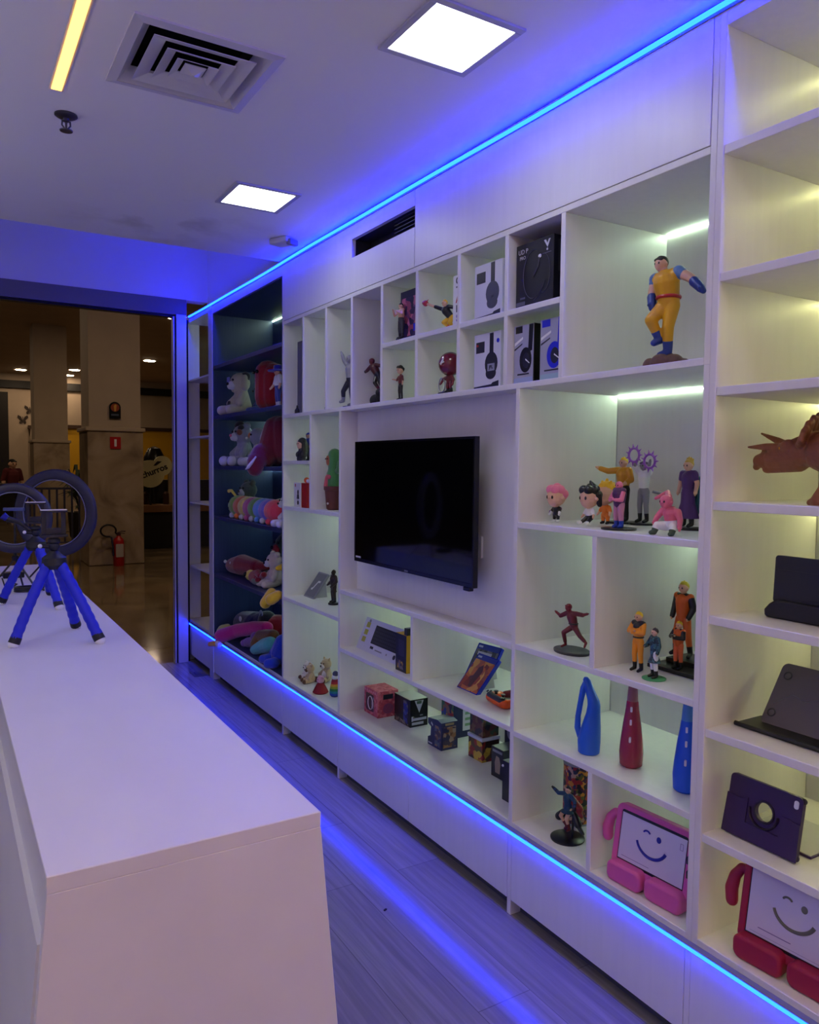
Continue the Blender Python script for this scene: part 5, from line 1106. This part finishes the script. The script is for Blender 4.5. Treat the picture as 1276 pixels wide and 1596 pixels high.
blob('fin', WHP, [((-.062, .0, .245), .02, (-.088, -.01, .17), .026), ((-.062, .0, .245), .018, (-.05, .01, .29), .008)], t, .005)
s = MB(); s.tube([(.108, -.130, .060), (.100, -.155, .022), (.080, -.170, -.005), (.045, -.172, -.016)], [.005, .010, .010, .004], 10); s.build('smile', WHP, t, smooth=True)

t = at('plush_mole', 'grey-green plush mole with a whitish snout behind the rainbow caterpillar', 'plush toy', .185, 5.22, N3, 8); plush(t, .255, fz('moss', (82, 92, 90)), muzzle=WHP, ears='round', earm=DK)
t = at('plush_dog', 'brown plush dog with a cream and black face lying near the caterpillar', 'plush toy', .235, 4.82, N3, 4)
blob('body', fz('cocoa', (112, 72, 44)), [((-.12, 0, .055), .055, (.0, 0, .06), .06), ((-.12, 0, .05), .03, (-.19, -.04, .03), .03)], t, .005); blob('head', fz('biscuit', (150, 140, 116)), [((.075, -.02, .085), .062), ((.07, -.08, .07), .03)], t, .004)
for q in (-1, 1): blob('ear', DK, [((.075 + q * .05, 0, .12), .026, (.075 + q * .068, -.01, .06), .028)], t, .004)
for q in (-1, 1): MB().ball((.075 + q * .022, -.076, .10), .010, 10).build('eye', EYE, t, smooth=True)
t = at('plush_ball', 'small dark fuzzy ball toy at the left end of the caterpillar', 'plush toy', .13, 5.345, N3); blob('body', DK, [((0, 0, .045), .045), ((-.03, 0, .085), .015), ((.03, 0, .085), .015)], t, .004)
t = at('plush_caterpillar', 'long rainbow striped plush caterpillar lying along the shelf front', 'plush toy', .085, 4.80, N3)
RC = (('lime', (130, 170, 50)), ('tangerine', (220, 110, 40)), ('lemon', (226, 200, 90)), ('berry', (200, 84, 130)), ('leaf', (110, 170, 60)), ('sky', (84, 140, 214)), ('violet', (110, 90, 200)), ('coral', (230, 70, 90)))
for k, (nm, c) in enumerate(RC):
    x = -.345 + k * .098; blob('segment', fz(nm, c), [((x - .022, 0, .083), .072, (x + .022, 0, .083), .072)], t, .005)
for k in range(8):
    MB().ball((-.345 + k * .098, -.052, .020), .020, 10).build('foot', WHP if k % 2 == 0 else MATS['plush_' + RC[k][0]], t, smooth=True)
MB().tube([(-.385, -.01, .145), (-.42, -.03, .185), (-.45, -.04, .18)], [.008, .010, .013], 8).build('antenna', MATS['plush_lemon'], t, smooth=True)
for q in (-1, 1): MB().ball((-.375, -.062, .09 + q * .02), .009, 10).build('eye', EYE, t, smooth=True)
t = at('plush_bunny', 'white plush bunny half hidden behind the cabinet side panel', 'plush toy', .085, 4.262, N3); plush(t, .20, WHP, muzzle=WHP, ears='point')

t = at('plush_fish', 'long dark red plush fish lying on the fourth navy shelf', 'plush toy', .15, 5.14, N4, 6)
blob('body', fz('scarlet', (150, 14, 34)), [((-.26, 0, .055), .055, (-.1, 0, .075), .075), ((-.1, 0, .075), .075, (.12, 0, .085), .05), ((.12, 0, .085), .045, (.26, .02, .10), .02)], t, .006)
for q in (-1, 1): MB().ball((-.22 + q * .05, -.055, .085), .012, 10).build('eye', WHP, t, smooth=True)
t = at('plush_bug', 'red and yellow plush bug with round dark eye', 'plush toy', .085, 4.80, N4, 0)
blob('body', MATS['plush_scarlet'], [((-.04, 0, .045), .045, (.05, 0, .045), .04)], t, .004); blob('head', MATS['plush_lemon'], [((-.095, -.01, .05), .036)], t, .003); MB().ball((-.10, -.042, .058), .014, 12).build('eye', EYE, t, smooth=True); blob('wing', fz('olive_green', (110, 120, 90)), [((.03, -.02, .03), .028, (.09, -.02, .03), .022)], t, .003)
t = at('teddy_bear', 'cream teddy bear with a red and white bow tie', 'plush toy', .155, 4.66, N4, 0); plush(t, .225, fz('ivory', (226, 206, 190)), muzzle=MATS['plush_white'], ears='round')
blob('bow_tie', MATS['plush_scarlet'], [((-.07, -.09, .085), .024, (-.02, -.10, .075), .014), ((.02, -.10, .075), .014, (.05, -.095, .09), .02), ((-.05, -.095, .045), .022)], t, .003)
t = at('plush_duck', 'orange and yellow plush duck with a big yellow foot over the shelf edge', 'plush toy', .085, 4.25, N4)
blob('body', fz('amber', (230, 130, 40)), [((0, .03, .085), .075, (0, .03, .15), .06), ((0, .02, .19), .06)], t, .005)
for q in (-1, 1): blob('foot', fz('yolk', (226, 186, 20)), [((q * .05 - .02, -.085, .022), .030, (q * .045 - .02, -.125, .0 if q > 0 else -.035), .034)], t, .004)
blob('beak', MATS['plush_yolk'], [((0, -.045, .18), .022, (0, -.075, .175), .014)], t, .003)
for q in (-1, 1): MB().ball((q * .025, -.034, .205), .008, 8).build('eye', EYE, t, smooth=True)
t = at('plush_frog', 'dark green plush with a red mouth leaning at the back', 'plush toy', .30, 4.80, N4); plush(t, .34, fz('forest', (40, 66, 40)), muzzle=MATS['plush_scarlet'], ears='round', belly=MATS['plush_leaf'])

N5 = .334
t = at('plush_bird', 'dark navy plush lying on its back with pale yellow feet', 'plush toy', .185, 5.19, N5, 0)
blob('body', fz('midnight', (12, 12, 78)), [((-.14, 0, .085), .085, (.12, 0, .11), .10), ((.12, 0, .12), .08, (.22, .02, .17), .06)], t, .006)
for k, (a, b) in enumerate(((-.20, -.145), (-.10, -.15))): blob('foot', fz('butter', (206, 196, 110)), [((a, b, .040), .034, (a + .02, b + .03, .055), .028), ((a, b - .012, .03), .03)], t, .004)
MB().ball((.045, -.096, .155), .016, 10, (1, .6, 1.2)).build('eye', WHP, t, smooth=True)
t = at('plush_snake', 'long magenta plush draped over the front edge with a yellow end', 'plush toy', .10, 4.95, N5 + .0)
blob('body', fz('magenta', (206, 16, 120)), [((.17, .045, .155), .042, (.02, .01, .130), .046), ((.02, .01, .130), .046, (-.15, -.045, .085), .048), ((-.15, -.045, .085), .048, (-.285, -.115, .03), .050)], t, .005)
blob('beak', fz('mustard', (226, 160, 50)), [((-.30, -.155, -.022), .020, (-.35, -.175, -.035), .018)], t, .004); blob('cuff', WHP, [((-.292, -.130, -.012), .030, (-.262, -.142, -.022), .024)], t, .004)
t = at('plush_ladybird', 'round red and black plush with a grey ring on top', 'plush toy', .24, 4.86, N5)
blob('body', fz('crimson', (160, 12, 24)), [((0, 0, .11), .11), ((.03, 0, .14), .085)], t, .006); blob('face', fz('soot', (22, 22, 28)), [((-.025, -.055, .185), .062)], t, .004); MB().torus((-.03, -.095, .222), .026, .005, 'y', 22, 8).build('ring', GRYP, t, smooth=True)
t = at('plush_toy', 'small lilac plush lying before the magenta one', 'plush toy', .075, 4.90, N5); LI = fz('lilac', (130, 80, 160)); blob('body', LI, [((-.04, 0, .035), .034, (.03, .02, .05), .036), ((.04, .02, .085), .034), ((-.07, -.02, .026), .025)], t, .004)
t = at('plush_toy', 'brown arched plush beside the lilac one', 'plush toy', .115, 4.72, N5, 0); BR2 = fz('caramel', (130, 82, 30)); blob('body', BR2, [((-.12, -.02, .045), .042, (-.08, 0, .10), .045), ((-.08, 0, .10), .045, (.08, .02, .13), .04), ((-.125, -.03, .03), .03)], t, .004)
t = at('plush_toy', 'mint green plush near the front of the bottom navy shelf', 'plush toy', .065, 4.63, N5, 0); MI = fz('mint', (90, 190, 180)); blob('body', MI, [((-.09, -.02, .035), .034, (-.02, .02, .07), .05), ((-.02, .02, .07), .05, (.04, .03, .09), .05), ((-.12, -.02, .028), .026)], t, .004)
t = at('plush_toy', 'royal blue plush against the side of the bottom navy shelf', 'plush toy', .085, 4.39, N5, 0); RB = fz('royal', (24, 60, 180)); blob('body', RB, [((0, .02, .08), .08, (.02, .02, .13), .07), ((-.06, -.05, .035), .034, (-.1, -.075, .028), .028), ((.05, -.06, .035), .034, (.03, -.09, .03), .03), ((-.06, .0, .06), .05)], t, .005)
t = at('plush_toy', 'teal plush peeking out above the white bunny', 'plush toy', .29, 4.245, N3, 0); blob('body', fz('teal', (30, 110, 130)), [((0, 0, .09), .07, (0, 0, .21), .055)], t, .005)

# ================================================================ things on the counter
ZC = .95
def tripod(label, feet, hub, clamp, arm=None):
    t = thing('flexible_tripod', label, 'tripod', (hub[0], hub[1], ZC)); H = Vector(hub)
    BLU2 = col('foam_blue', (22, 36, 196), .55); PADM = col('rubber_black', (22, 22, 24), .5)
    o = Vector((hub[0], hub[1], ZC)); Z = H.z - ZC
    for f_ in feet:
        F = Vector(f_) - o; d = Vector((F.x, F.y, 0)).normalized(); A = Vector((d.x * .022, d.y * .022, Z - .012)); B = Vector((F.x, F.y, .018))
        n = 44; pts = []; rr = []
        for i in range(n + 1):
            k = i / n; p = A.lerp(B, k); bow = d * .004 * math.sin(PI * k); pts.append(p + bow); rr.append(.0158 + .0022 * abs(math.sin(k * PI * 9)))
        leg = MB().tube(pts, rr, 14).build('leg', BLU2, t, smooth=True)
        u_ = (B - A).normalized(); MB().tube([B - u_ * .016, B + u_ * .006], [.0182, .0188], 14).build('boot', PADM, leg, smooth=True); MB().ball((B.x + u_.x * .006, B.y + u_.y * .006, u_.z * .006 + B.z - .002), .0185, 14, (1, 1, .85)).build('tip', WHT, leg, smooth=True)
    MB().lathe([(.030, Z - .030), (.040, Z - .015), (.038, Z + .008), (.022, Z + .020), (.014, Z + .030)], n=20).build('hub', PADM, t, smooth=True)
    s = MB(); s.ball((0, 0, Z + .045), .018, 14); s.lathe([(.014, Z + .055), (.020, Z + .060), (.020, Z + .070), (.012, Z + .074)], n=18); s.build('ball_head', PADM, t, smooth=True)
    s = MB(); s.cyl((-.015, 0, Z + .045), (-.042, 0, Z + .048), .007, n=12); s.build('lock_knob', PADM, t, smooth=True)
    MB().ball((-.043, -.004, Z + .048), .0075, 10).build('knob_cap', WHT, t, smooth=True)
    cw, c0, c1 = clamp
    CG = col('clamp_grey', (30, 28, 28), .5)
    for q_ in (-1, 1): MB().box(q_ * cw * .36 - .007, q_ * cw * .36 + .007, .0, .007, Z + c0, Z + c1).build('clamp_rail', CG, t, bevel=.0015)
    MB().box(-cw / 2 + .006, cw / 2 - .006, .001, .006, Z + c0, Z + c0 + .022).build('clamp_block', CG, t, bevel=.0015)
    q = MB(); q.box(-cw / 2, cw / 2, -.016, .008, Z + c1, Z + c1 + .007); q.build('upper_jaw', PADM, t, bevel=.001); q = MB(); q.box(-cw / 2, cw / 2, -.016, .008, Z + c0 - .008, Z + c0); q.build('lower_jaw', PADM, t, bevel=.001)
    MB().box(-cw / 2 + .002, cw / 2 - .002, -.0165, .004, Z + c1 + .007, Z + c1 + .0095).build('rubber_strip', col('rubber_white', (226, 222, 214), .6), t)
    if arm:
        s = MB(); s.tube([(-.02, 0, Z + .055), (-.06, .01, Z + .09), (-.105, .02, Z + .105)], [.008, .010, .013], 12); s.build('side_arm', PADM, t, smooth=True); s = MB(); s.cyl((-.105, .02, Z + .105), (-.122, .02, Z + .12), .013, .016, 14); s.build('arm_tip', col('tip_blue_lit', (30, 34, 140), .3), t, smooth=True)  # blue light falling on the arm's end is put into its colour
tripod('nearer blue flexible phone tripod standing on the counter', [(-1.465, 2.80, ZC), (-1.218, 2.728, ZC), (-1.252, 3.010, ZC)], (-1.338, 2.842, 1.225), (.084, .085, .160))
tripod('farther blue flexible phone tripod behind the first on the counter', [(-1.448, 3.675, ZC), (-1.256, 3.446, ZC), (-1.246, 3.83, ZC)], (-1.322, 3.60, 1.212), (.080, .090, .165), arm=True)
RL = col('ring_diffuser', (46, 44, 56), .45); RLD = col('ring_shell', (40, 40, 52), .5)
def ring_light(label, x, y, zc, R, r, rz, hold):
    t = thing('ring_light', label, 'ring light', (x, y, ZC), rz); z = zc - ZC
    def band(y0, a, b): return MB().rings([[((R + a * math.cos(q)) * math.cos(p), y0 + b * math.sin(q), z + (R + a * math.cos(q)) * math.sin(p)) for q in [2 * PI * j / 14 for j in range(14)]] for p in [2 * PI * k / 60 for k in range(60)]], closed=True)
    band(0, r, .010).build('diffuser', RL, t, smooth=True); band(.012, r * 1.08, .010).build('shell', RLD, t, smooth=True)
    MB().torus((0, -.004, z), R - r * 1.05, .0025, 'y', 56, 8).build('inner_rim', col('rim_pale', (120, 120, 140), .3), t, smooth=True)
    MB().cyl((0, .006, .16), (0, .006, z - R - r * .6), .008, n=12).build('pole', BLK, t, smooth=True)
    MB().lathe([(.014, .145), (.016, .15), (.016, .165), (.01, .17)], (0, .006, 0), 16).build('collar', BLK, t, smooth=True)
    for k in range(3):
        a = math.radians(90 + 120 * k); MB().tube([(0, .006, .155), (.13 * math.cos(a), .006 + .13 * math.sin(a), .004)], .0045, 8).build('leg', BLK, t, smooth=True)
    if hold:
        MB().box(-.045, .045, -.01, .006, z + .035, z + .05).build('phone_clip', col('clip_blue', (60, 74, 120), .35), t, bevel=.002); MB().cyl((0, .006, z - R), (0, .006, z + .04), .005, n=10).build('clip_stem', BLK, t, smooth=True)
ring_light('larger round ring light on a stand at the far end of the counter', -1.157, 4.40, 1.290, .200, .026, -38, False)
ring_light('smaller ring light partly cut off by the left edge of the view', -1.372, 4.02, 1.292, .142, .020, -18, True)
t = thing('power_adapter', 'small black power adapter with a cable behind the tripods', 'adapter', (-1.345, 4.52, ZC))
MB().prism(rrect(-.05, .05, -.03, .03, .008), 0, .03, 'z').build('body', BLK, t, bevel=.004); MB().tube([(-.05, 0, .015), (-.09, -.04, .006), (-.13, -.12, .004), (-.17, -.14, .004)], .004, 8).build('cable', BLK, t, smooth=True)
t = tag(MB().tube([(.062 * math.cos(a) * (1 - .02 * (a % 3)), .05 * math.sin(a), .004 + .0012 * a) for a in [k * .35 for k in range(56)]], .0042, 8).build('coiled_cable', BLK, smooth=True), 'coiled black cable lying on the counter', 'cable'); t.location = (-1.318, 3.985, ZC)
t = tag(MB().tube([(-.05, .2, .03), (-.06, .1, .004), (-.03, .04, .004), (-.05, -.03, .004), (-.09, -.07, .012), (-.10, -.06, .05)], .0035, 8).build('loose_cable', BLK, smooth=True), 'thin loose black cable curling beside the coiled one', 'cable'); t.location = (-1.32, 4.20, ZC)

# ================================================================ the mall beyond the doorway
t = thing('fire_extinguisher', 'red fire extinguisher with a black hose at the foot of the pillar', 'fire extinguisher', (.635, 12.37, -.004), 0)
ER = col('extinguisher_red', (176, 24, 26), .35)
MB().lathe([(.075, 0), (.080, .012), (.080, .36), (.070, .41), (.035, .44), (.030, .46), (.004, .462)], n=24).build('cylinder', ER, t, smooth=True)
s = MB(); s.box(-.03, .03, -.02, .02, .46, .50); s.tube([(-.02, 0, .50), (.05, 0, .53), (.10, 0, .525)], .010, 8); s.tube([(-.02, 0, .49), (.05, 0, .50), (.09, 0, .49)], .008, 8); s.build('valve', col('valve_dark', (60, 24, 26), .4), t)
s = MB(); s.tube([(-.03, -.01, .49)] + [(-.15 + .11 * math.cos(a), -.02, .54 + .09 * math.sin(a)) for a in [math.radians(v) for v in range(-20, 300, 20)]] + [(-.11, -.03, .44), (-.088, -.04, .30), (-.085, -.05, .16)], .014, 8); s.build('hose', BLK, t, smooth=True)
MB().prism(rrect(-.055, .055, .14, .34, .01), -.083, -.078, 'y').build('label_panel', col('label_pale', (178, 166, 158), .5), t)
t = thing('fire_sign', 'square red sign with a white bar on the marble pillar', 'sign', (.627, 12.495, 1.775)); MB().box(-.078, .078, -.012, 0, 0, .18).build('plate', ER, t); MB().box(-.017, .017, -.016, -.012, .035, .145).build('white_bar', WHT, t)
t = thing('wall_plaque', 'dark arched plaque with an orange emblem high on the pillar', 'plaque', (.628, 12.525, 2.235)); MB().prism([(-.082, 0), (.082, 0), (.082, .17)] + ell(0, .17, .082, .082, 14, 0, 180) + [(-.082, .17)], -.03, 0, 'y').build('plate', BLK, t); MB().prism(ell(0, .165, .062, .062), -.036, -.03, 'y').build('emblem', col('emblem_rust', (150, 60, 30), .5), t); MB().prism([(-.012, .11), (.012, .11), (.022, .2), (.004, .215), (-.018, .19)], -.04, -.036, 'y').build('flame_mark', col('emblem_gold', (206, 150, 60), .5), t); MB().box(-.055, .055, -.034, -.03, .04, .07).build('caption_bar', col('caption_steel', (70, 80, 100), .5), t)
t = thing('snack_kiosk', 'dark snack kiosk with a wooden counter edge behind the pillar', 'kiosk', (2.3, 14.9, 0))
KD = col('kiosk_dark', (24, 18, 18), .5); MB().box(-.9, .9, -.3, .45, 0, .66).build('body', KD, t); MB().box(-.93, .93, -.38, .5, .67, .80).build('counter_edge', col('kiosk_wood', (140, 96, 58), .5), t, bevel=.01); MB().box(-.9, .9, .2, .45, .80, 1.25).build('back_unit', KD, t)
for k, x in enumerate((-.72, -.35, .05)): MB().lathe([(.05, .80), (.06, .82), (.055, 1.0), (.02, 1.04)], (x, -.05, 0), 14).build('jar', col('jar_dark', (60, 36, 30), .3), t, smooth=True)
MB().lathe([(.17, 1.42), (.20, 1.5), (.19, 1.68), (.11, 1.84), (.02, 1.88)], (-.52, .12, 0), 20).build('hood', BLK, t, smooth=True); MB().cyl((-.52, .12, .80), (-.52, .12, 1.45), .04, n=12).build('hood_post', KD, t)
MB().box(-.30, -.22, -.05, .0, .80, 1.5).build('menu_board', col('menu_cream', (170, 150, 116), .5), t)
t = thing('churros_sign', 'cream sign of two overlapping discs with slanted dark lettering', 'sign', (1.61, 14.60, .80))
CS = col('sign_cream', (222, 214, 160), .5); MB().prism(ell(0, .57, .25, .25, 32), -.03, .03, 'y').build('disc', CS, t); MB().prism(ell(.22, .72, .17, .18, 28), -.028, .028, 'y').build('small_disc', CS, t); MB().cyl((0, 0, .0), (0, 0, .35), .025, n=12).build('post', KD, t)
text('churros', .155, t, KD, (.07, -.034, .62), rot=(PI / 2, -math.radians(22), 0), bold=.004); 
MB().prism([(.05, .72), (.12, .80), (.2, .80), (.17, .77), (.1, .72)], -.034, -.028, 'y').build('swirl_mark', KD, t)
t = thing('railing', 'dark metal railing with upright bars behind the ring light', 'railing', (.42, 16.0, 0)); RM = col('railing_metal', (70, 72, 96), .4, metal=.5)
for k in range(11): MB().box(-.62 + k * .13, -.585 + k * .13, -.015, .015, .06, 1.05).build('bar', RM, t)
MB().box(-.68, .78, -.025, .025, 1.05, 1.09).build('top_rail', RM, t); MB().box(-.68, .78, -.02, .02, .03, .06).build('bottom_rail', RM, t); MB().box(-.70, -.66, -.03, .03, 0, 1.09).build('post', RM, t); MB().box(.76, .80, -.03, .03, 0, 1.09).build('post', RM, t)
t = thing('potted_plant', 'dark leafy plant with arching leaves between the two pillars', 'plant', (.78, 17.2, 0)); MB().lathe([(.16, 0), (.2, .05), (.24, .55), (.2, .55), (.18, .4)], n=20).build('planter', KD, t, smooth=True)
s = MB(); rnd = random.Random(3)
for k in range(46):
    a = rnd.uniform(0, 2 * PI); L = rnd.uniform(.35, .75); z0 = rnd.uniform(.5, 1.0); up = rnd.uniform(.2, .75)
    p0 = Vector((0, 0, z0)); p1 = p0 + Vector((math.cos(a) * L * .5, math.sin(a) * L * .5, up * .8)); p2 = p0 + Vector((math.cos(a) * L, math.sin(a) * L, up * .55))
    sd = Vector((-math.sin(a), math.cos(a), 0)) * .035
    v = s._v([p0, p1 + sd, p2, p1 - sd]); s.bm.faces.new(v)
    v = s._v([p0 + Vector((0, 0, -.006)), p1 - sd, p2 + Vector((0, 0, -.006)), p1 + sd]); s.bm.faces.new(v)
s.build('foliage', col('leaf_dark', (34, 50, 26), .5), t)
MB().cyl((0, 0, .4), (0, 0, 1.1), .02, n=8).build('stem', col('stem_brown', (60, 46, 30), .7), t)
t = thing('bench', 'long dark bench in the mall in front of the standing person', 'bench', (-.35, 22.9, 0)); MB().box(-1.4, .62, -.25, .25, .92, 1.0).build('top', KD, t); MB().box(-1.4, -1.3, -.22, .22, 0, .92).build('leg', KD, t); MB().box(.5, .6, -.22, .22, 0, .92).build('leg', KD, t); MB().box(-1.3, .5, .18, .22, .1, .92).build('back_panel', KD, t)
t = thing('person', 'distant person in a dark red shirt standing behind the bench', 'person', (.02, 23.9, 0), 25)
figure(t, 1.66, skin=SKIN, shirt=col('shirt_wine', (92, 22, 28), .8), sleeve=.5, pants=col('trouser_ink', (26, 26, 34), .8), boots=BLK, hair=MATS['hair_black'])
for x, z, l, q in ((1.02, 3.36, 'upper dark butterfly decal on the cream mall wall', 1.0), (.80, 3.02, 'lower dark butterfly decal on the cream mall wall', 1.0), (1.30, 2.98, 'small butterfly decal partly hidden by the far pillar', .7)):
    t = thing('butterfly_decal', l, 'wall decal', (x, 29.99, z), group='butterflies on the mall wall'); bm_ = col('decal_brown', (44, 28, 18), .6)
    for sx_ in (-1, 1):
        s = MB(); s.prism([(sx_ * a * q, b * q) for a, b in ((.01, .0), (.06, .12), (.15, .17), (.17, .08), (.09, .01))], -.01, 0, 'y'); s.build('upper_wing', bm_, t); s = MB(); s.prism([(sx_ * a * q, b * q) for a, b in ((.01, -.0), (.09, -.02), (.11, -.10), (.05, -.14), (.015, -.06))], -.01, 0, 'y'); s.build('lower_wing', bm_, t)
    MB().box(-.008, .008, -.014, 0, -.12 * q, .12 * q).build('body', bm_, t)
# ================================================================ families of repeats
FAM = {'figurine': 'figurines on the white shelves', 'headphone_box': 'headphone boxes in the upper cubbies', 'figure_box': 'figure boxes in the upper cubbies', 'mug_box': 'printed cube boxes on the long bottom shelf',
       'poster_box': 'black boxes on the long bottom shelf', 'game_case': 'game cases on the shelf under the television', 'game_controller': 'game controllers on the shelf under the television', 'loop_bottle': 'bottles on the figure shelf',
       'tablet_in_case': 'tablets in foam cases on the bottom shelf', 'tablet_case': 'tablet cases on the right-hand shelves', 'teddy_bear': 'teddy bears on the shelves', 'flexible_tripod': 'blue phone tripods on the counter', 'ring_light': 'ring lights on the counter',
       'led_light_strip': 'blue light strips on the shelf wall', 'fascia_panel': 'fascia panels above the cubbies', 'linear_lamp': 'warm linear ceiling lamps'}
for o in COL.objects:
    if o.parent is None and 'category' in o and 'group' not in o:
        n = o.name.split('.')[0]
        if n in FAM: o['group'] = FAM[n]
        elif n.startswith('plush_'): o['group'] = 'soft toys in the navy cabinet'
for o in COL.objects:
    if o.name.split('.')[0] == 'plush_cabinet': o.pop('group', None) if 'group' in o else None
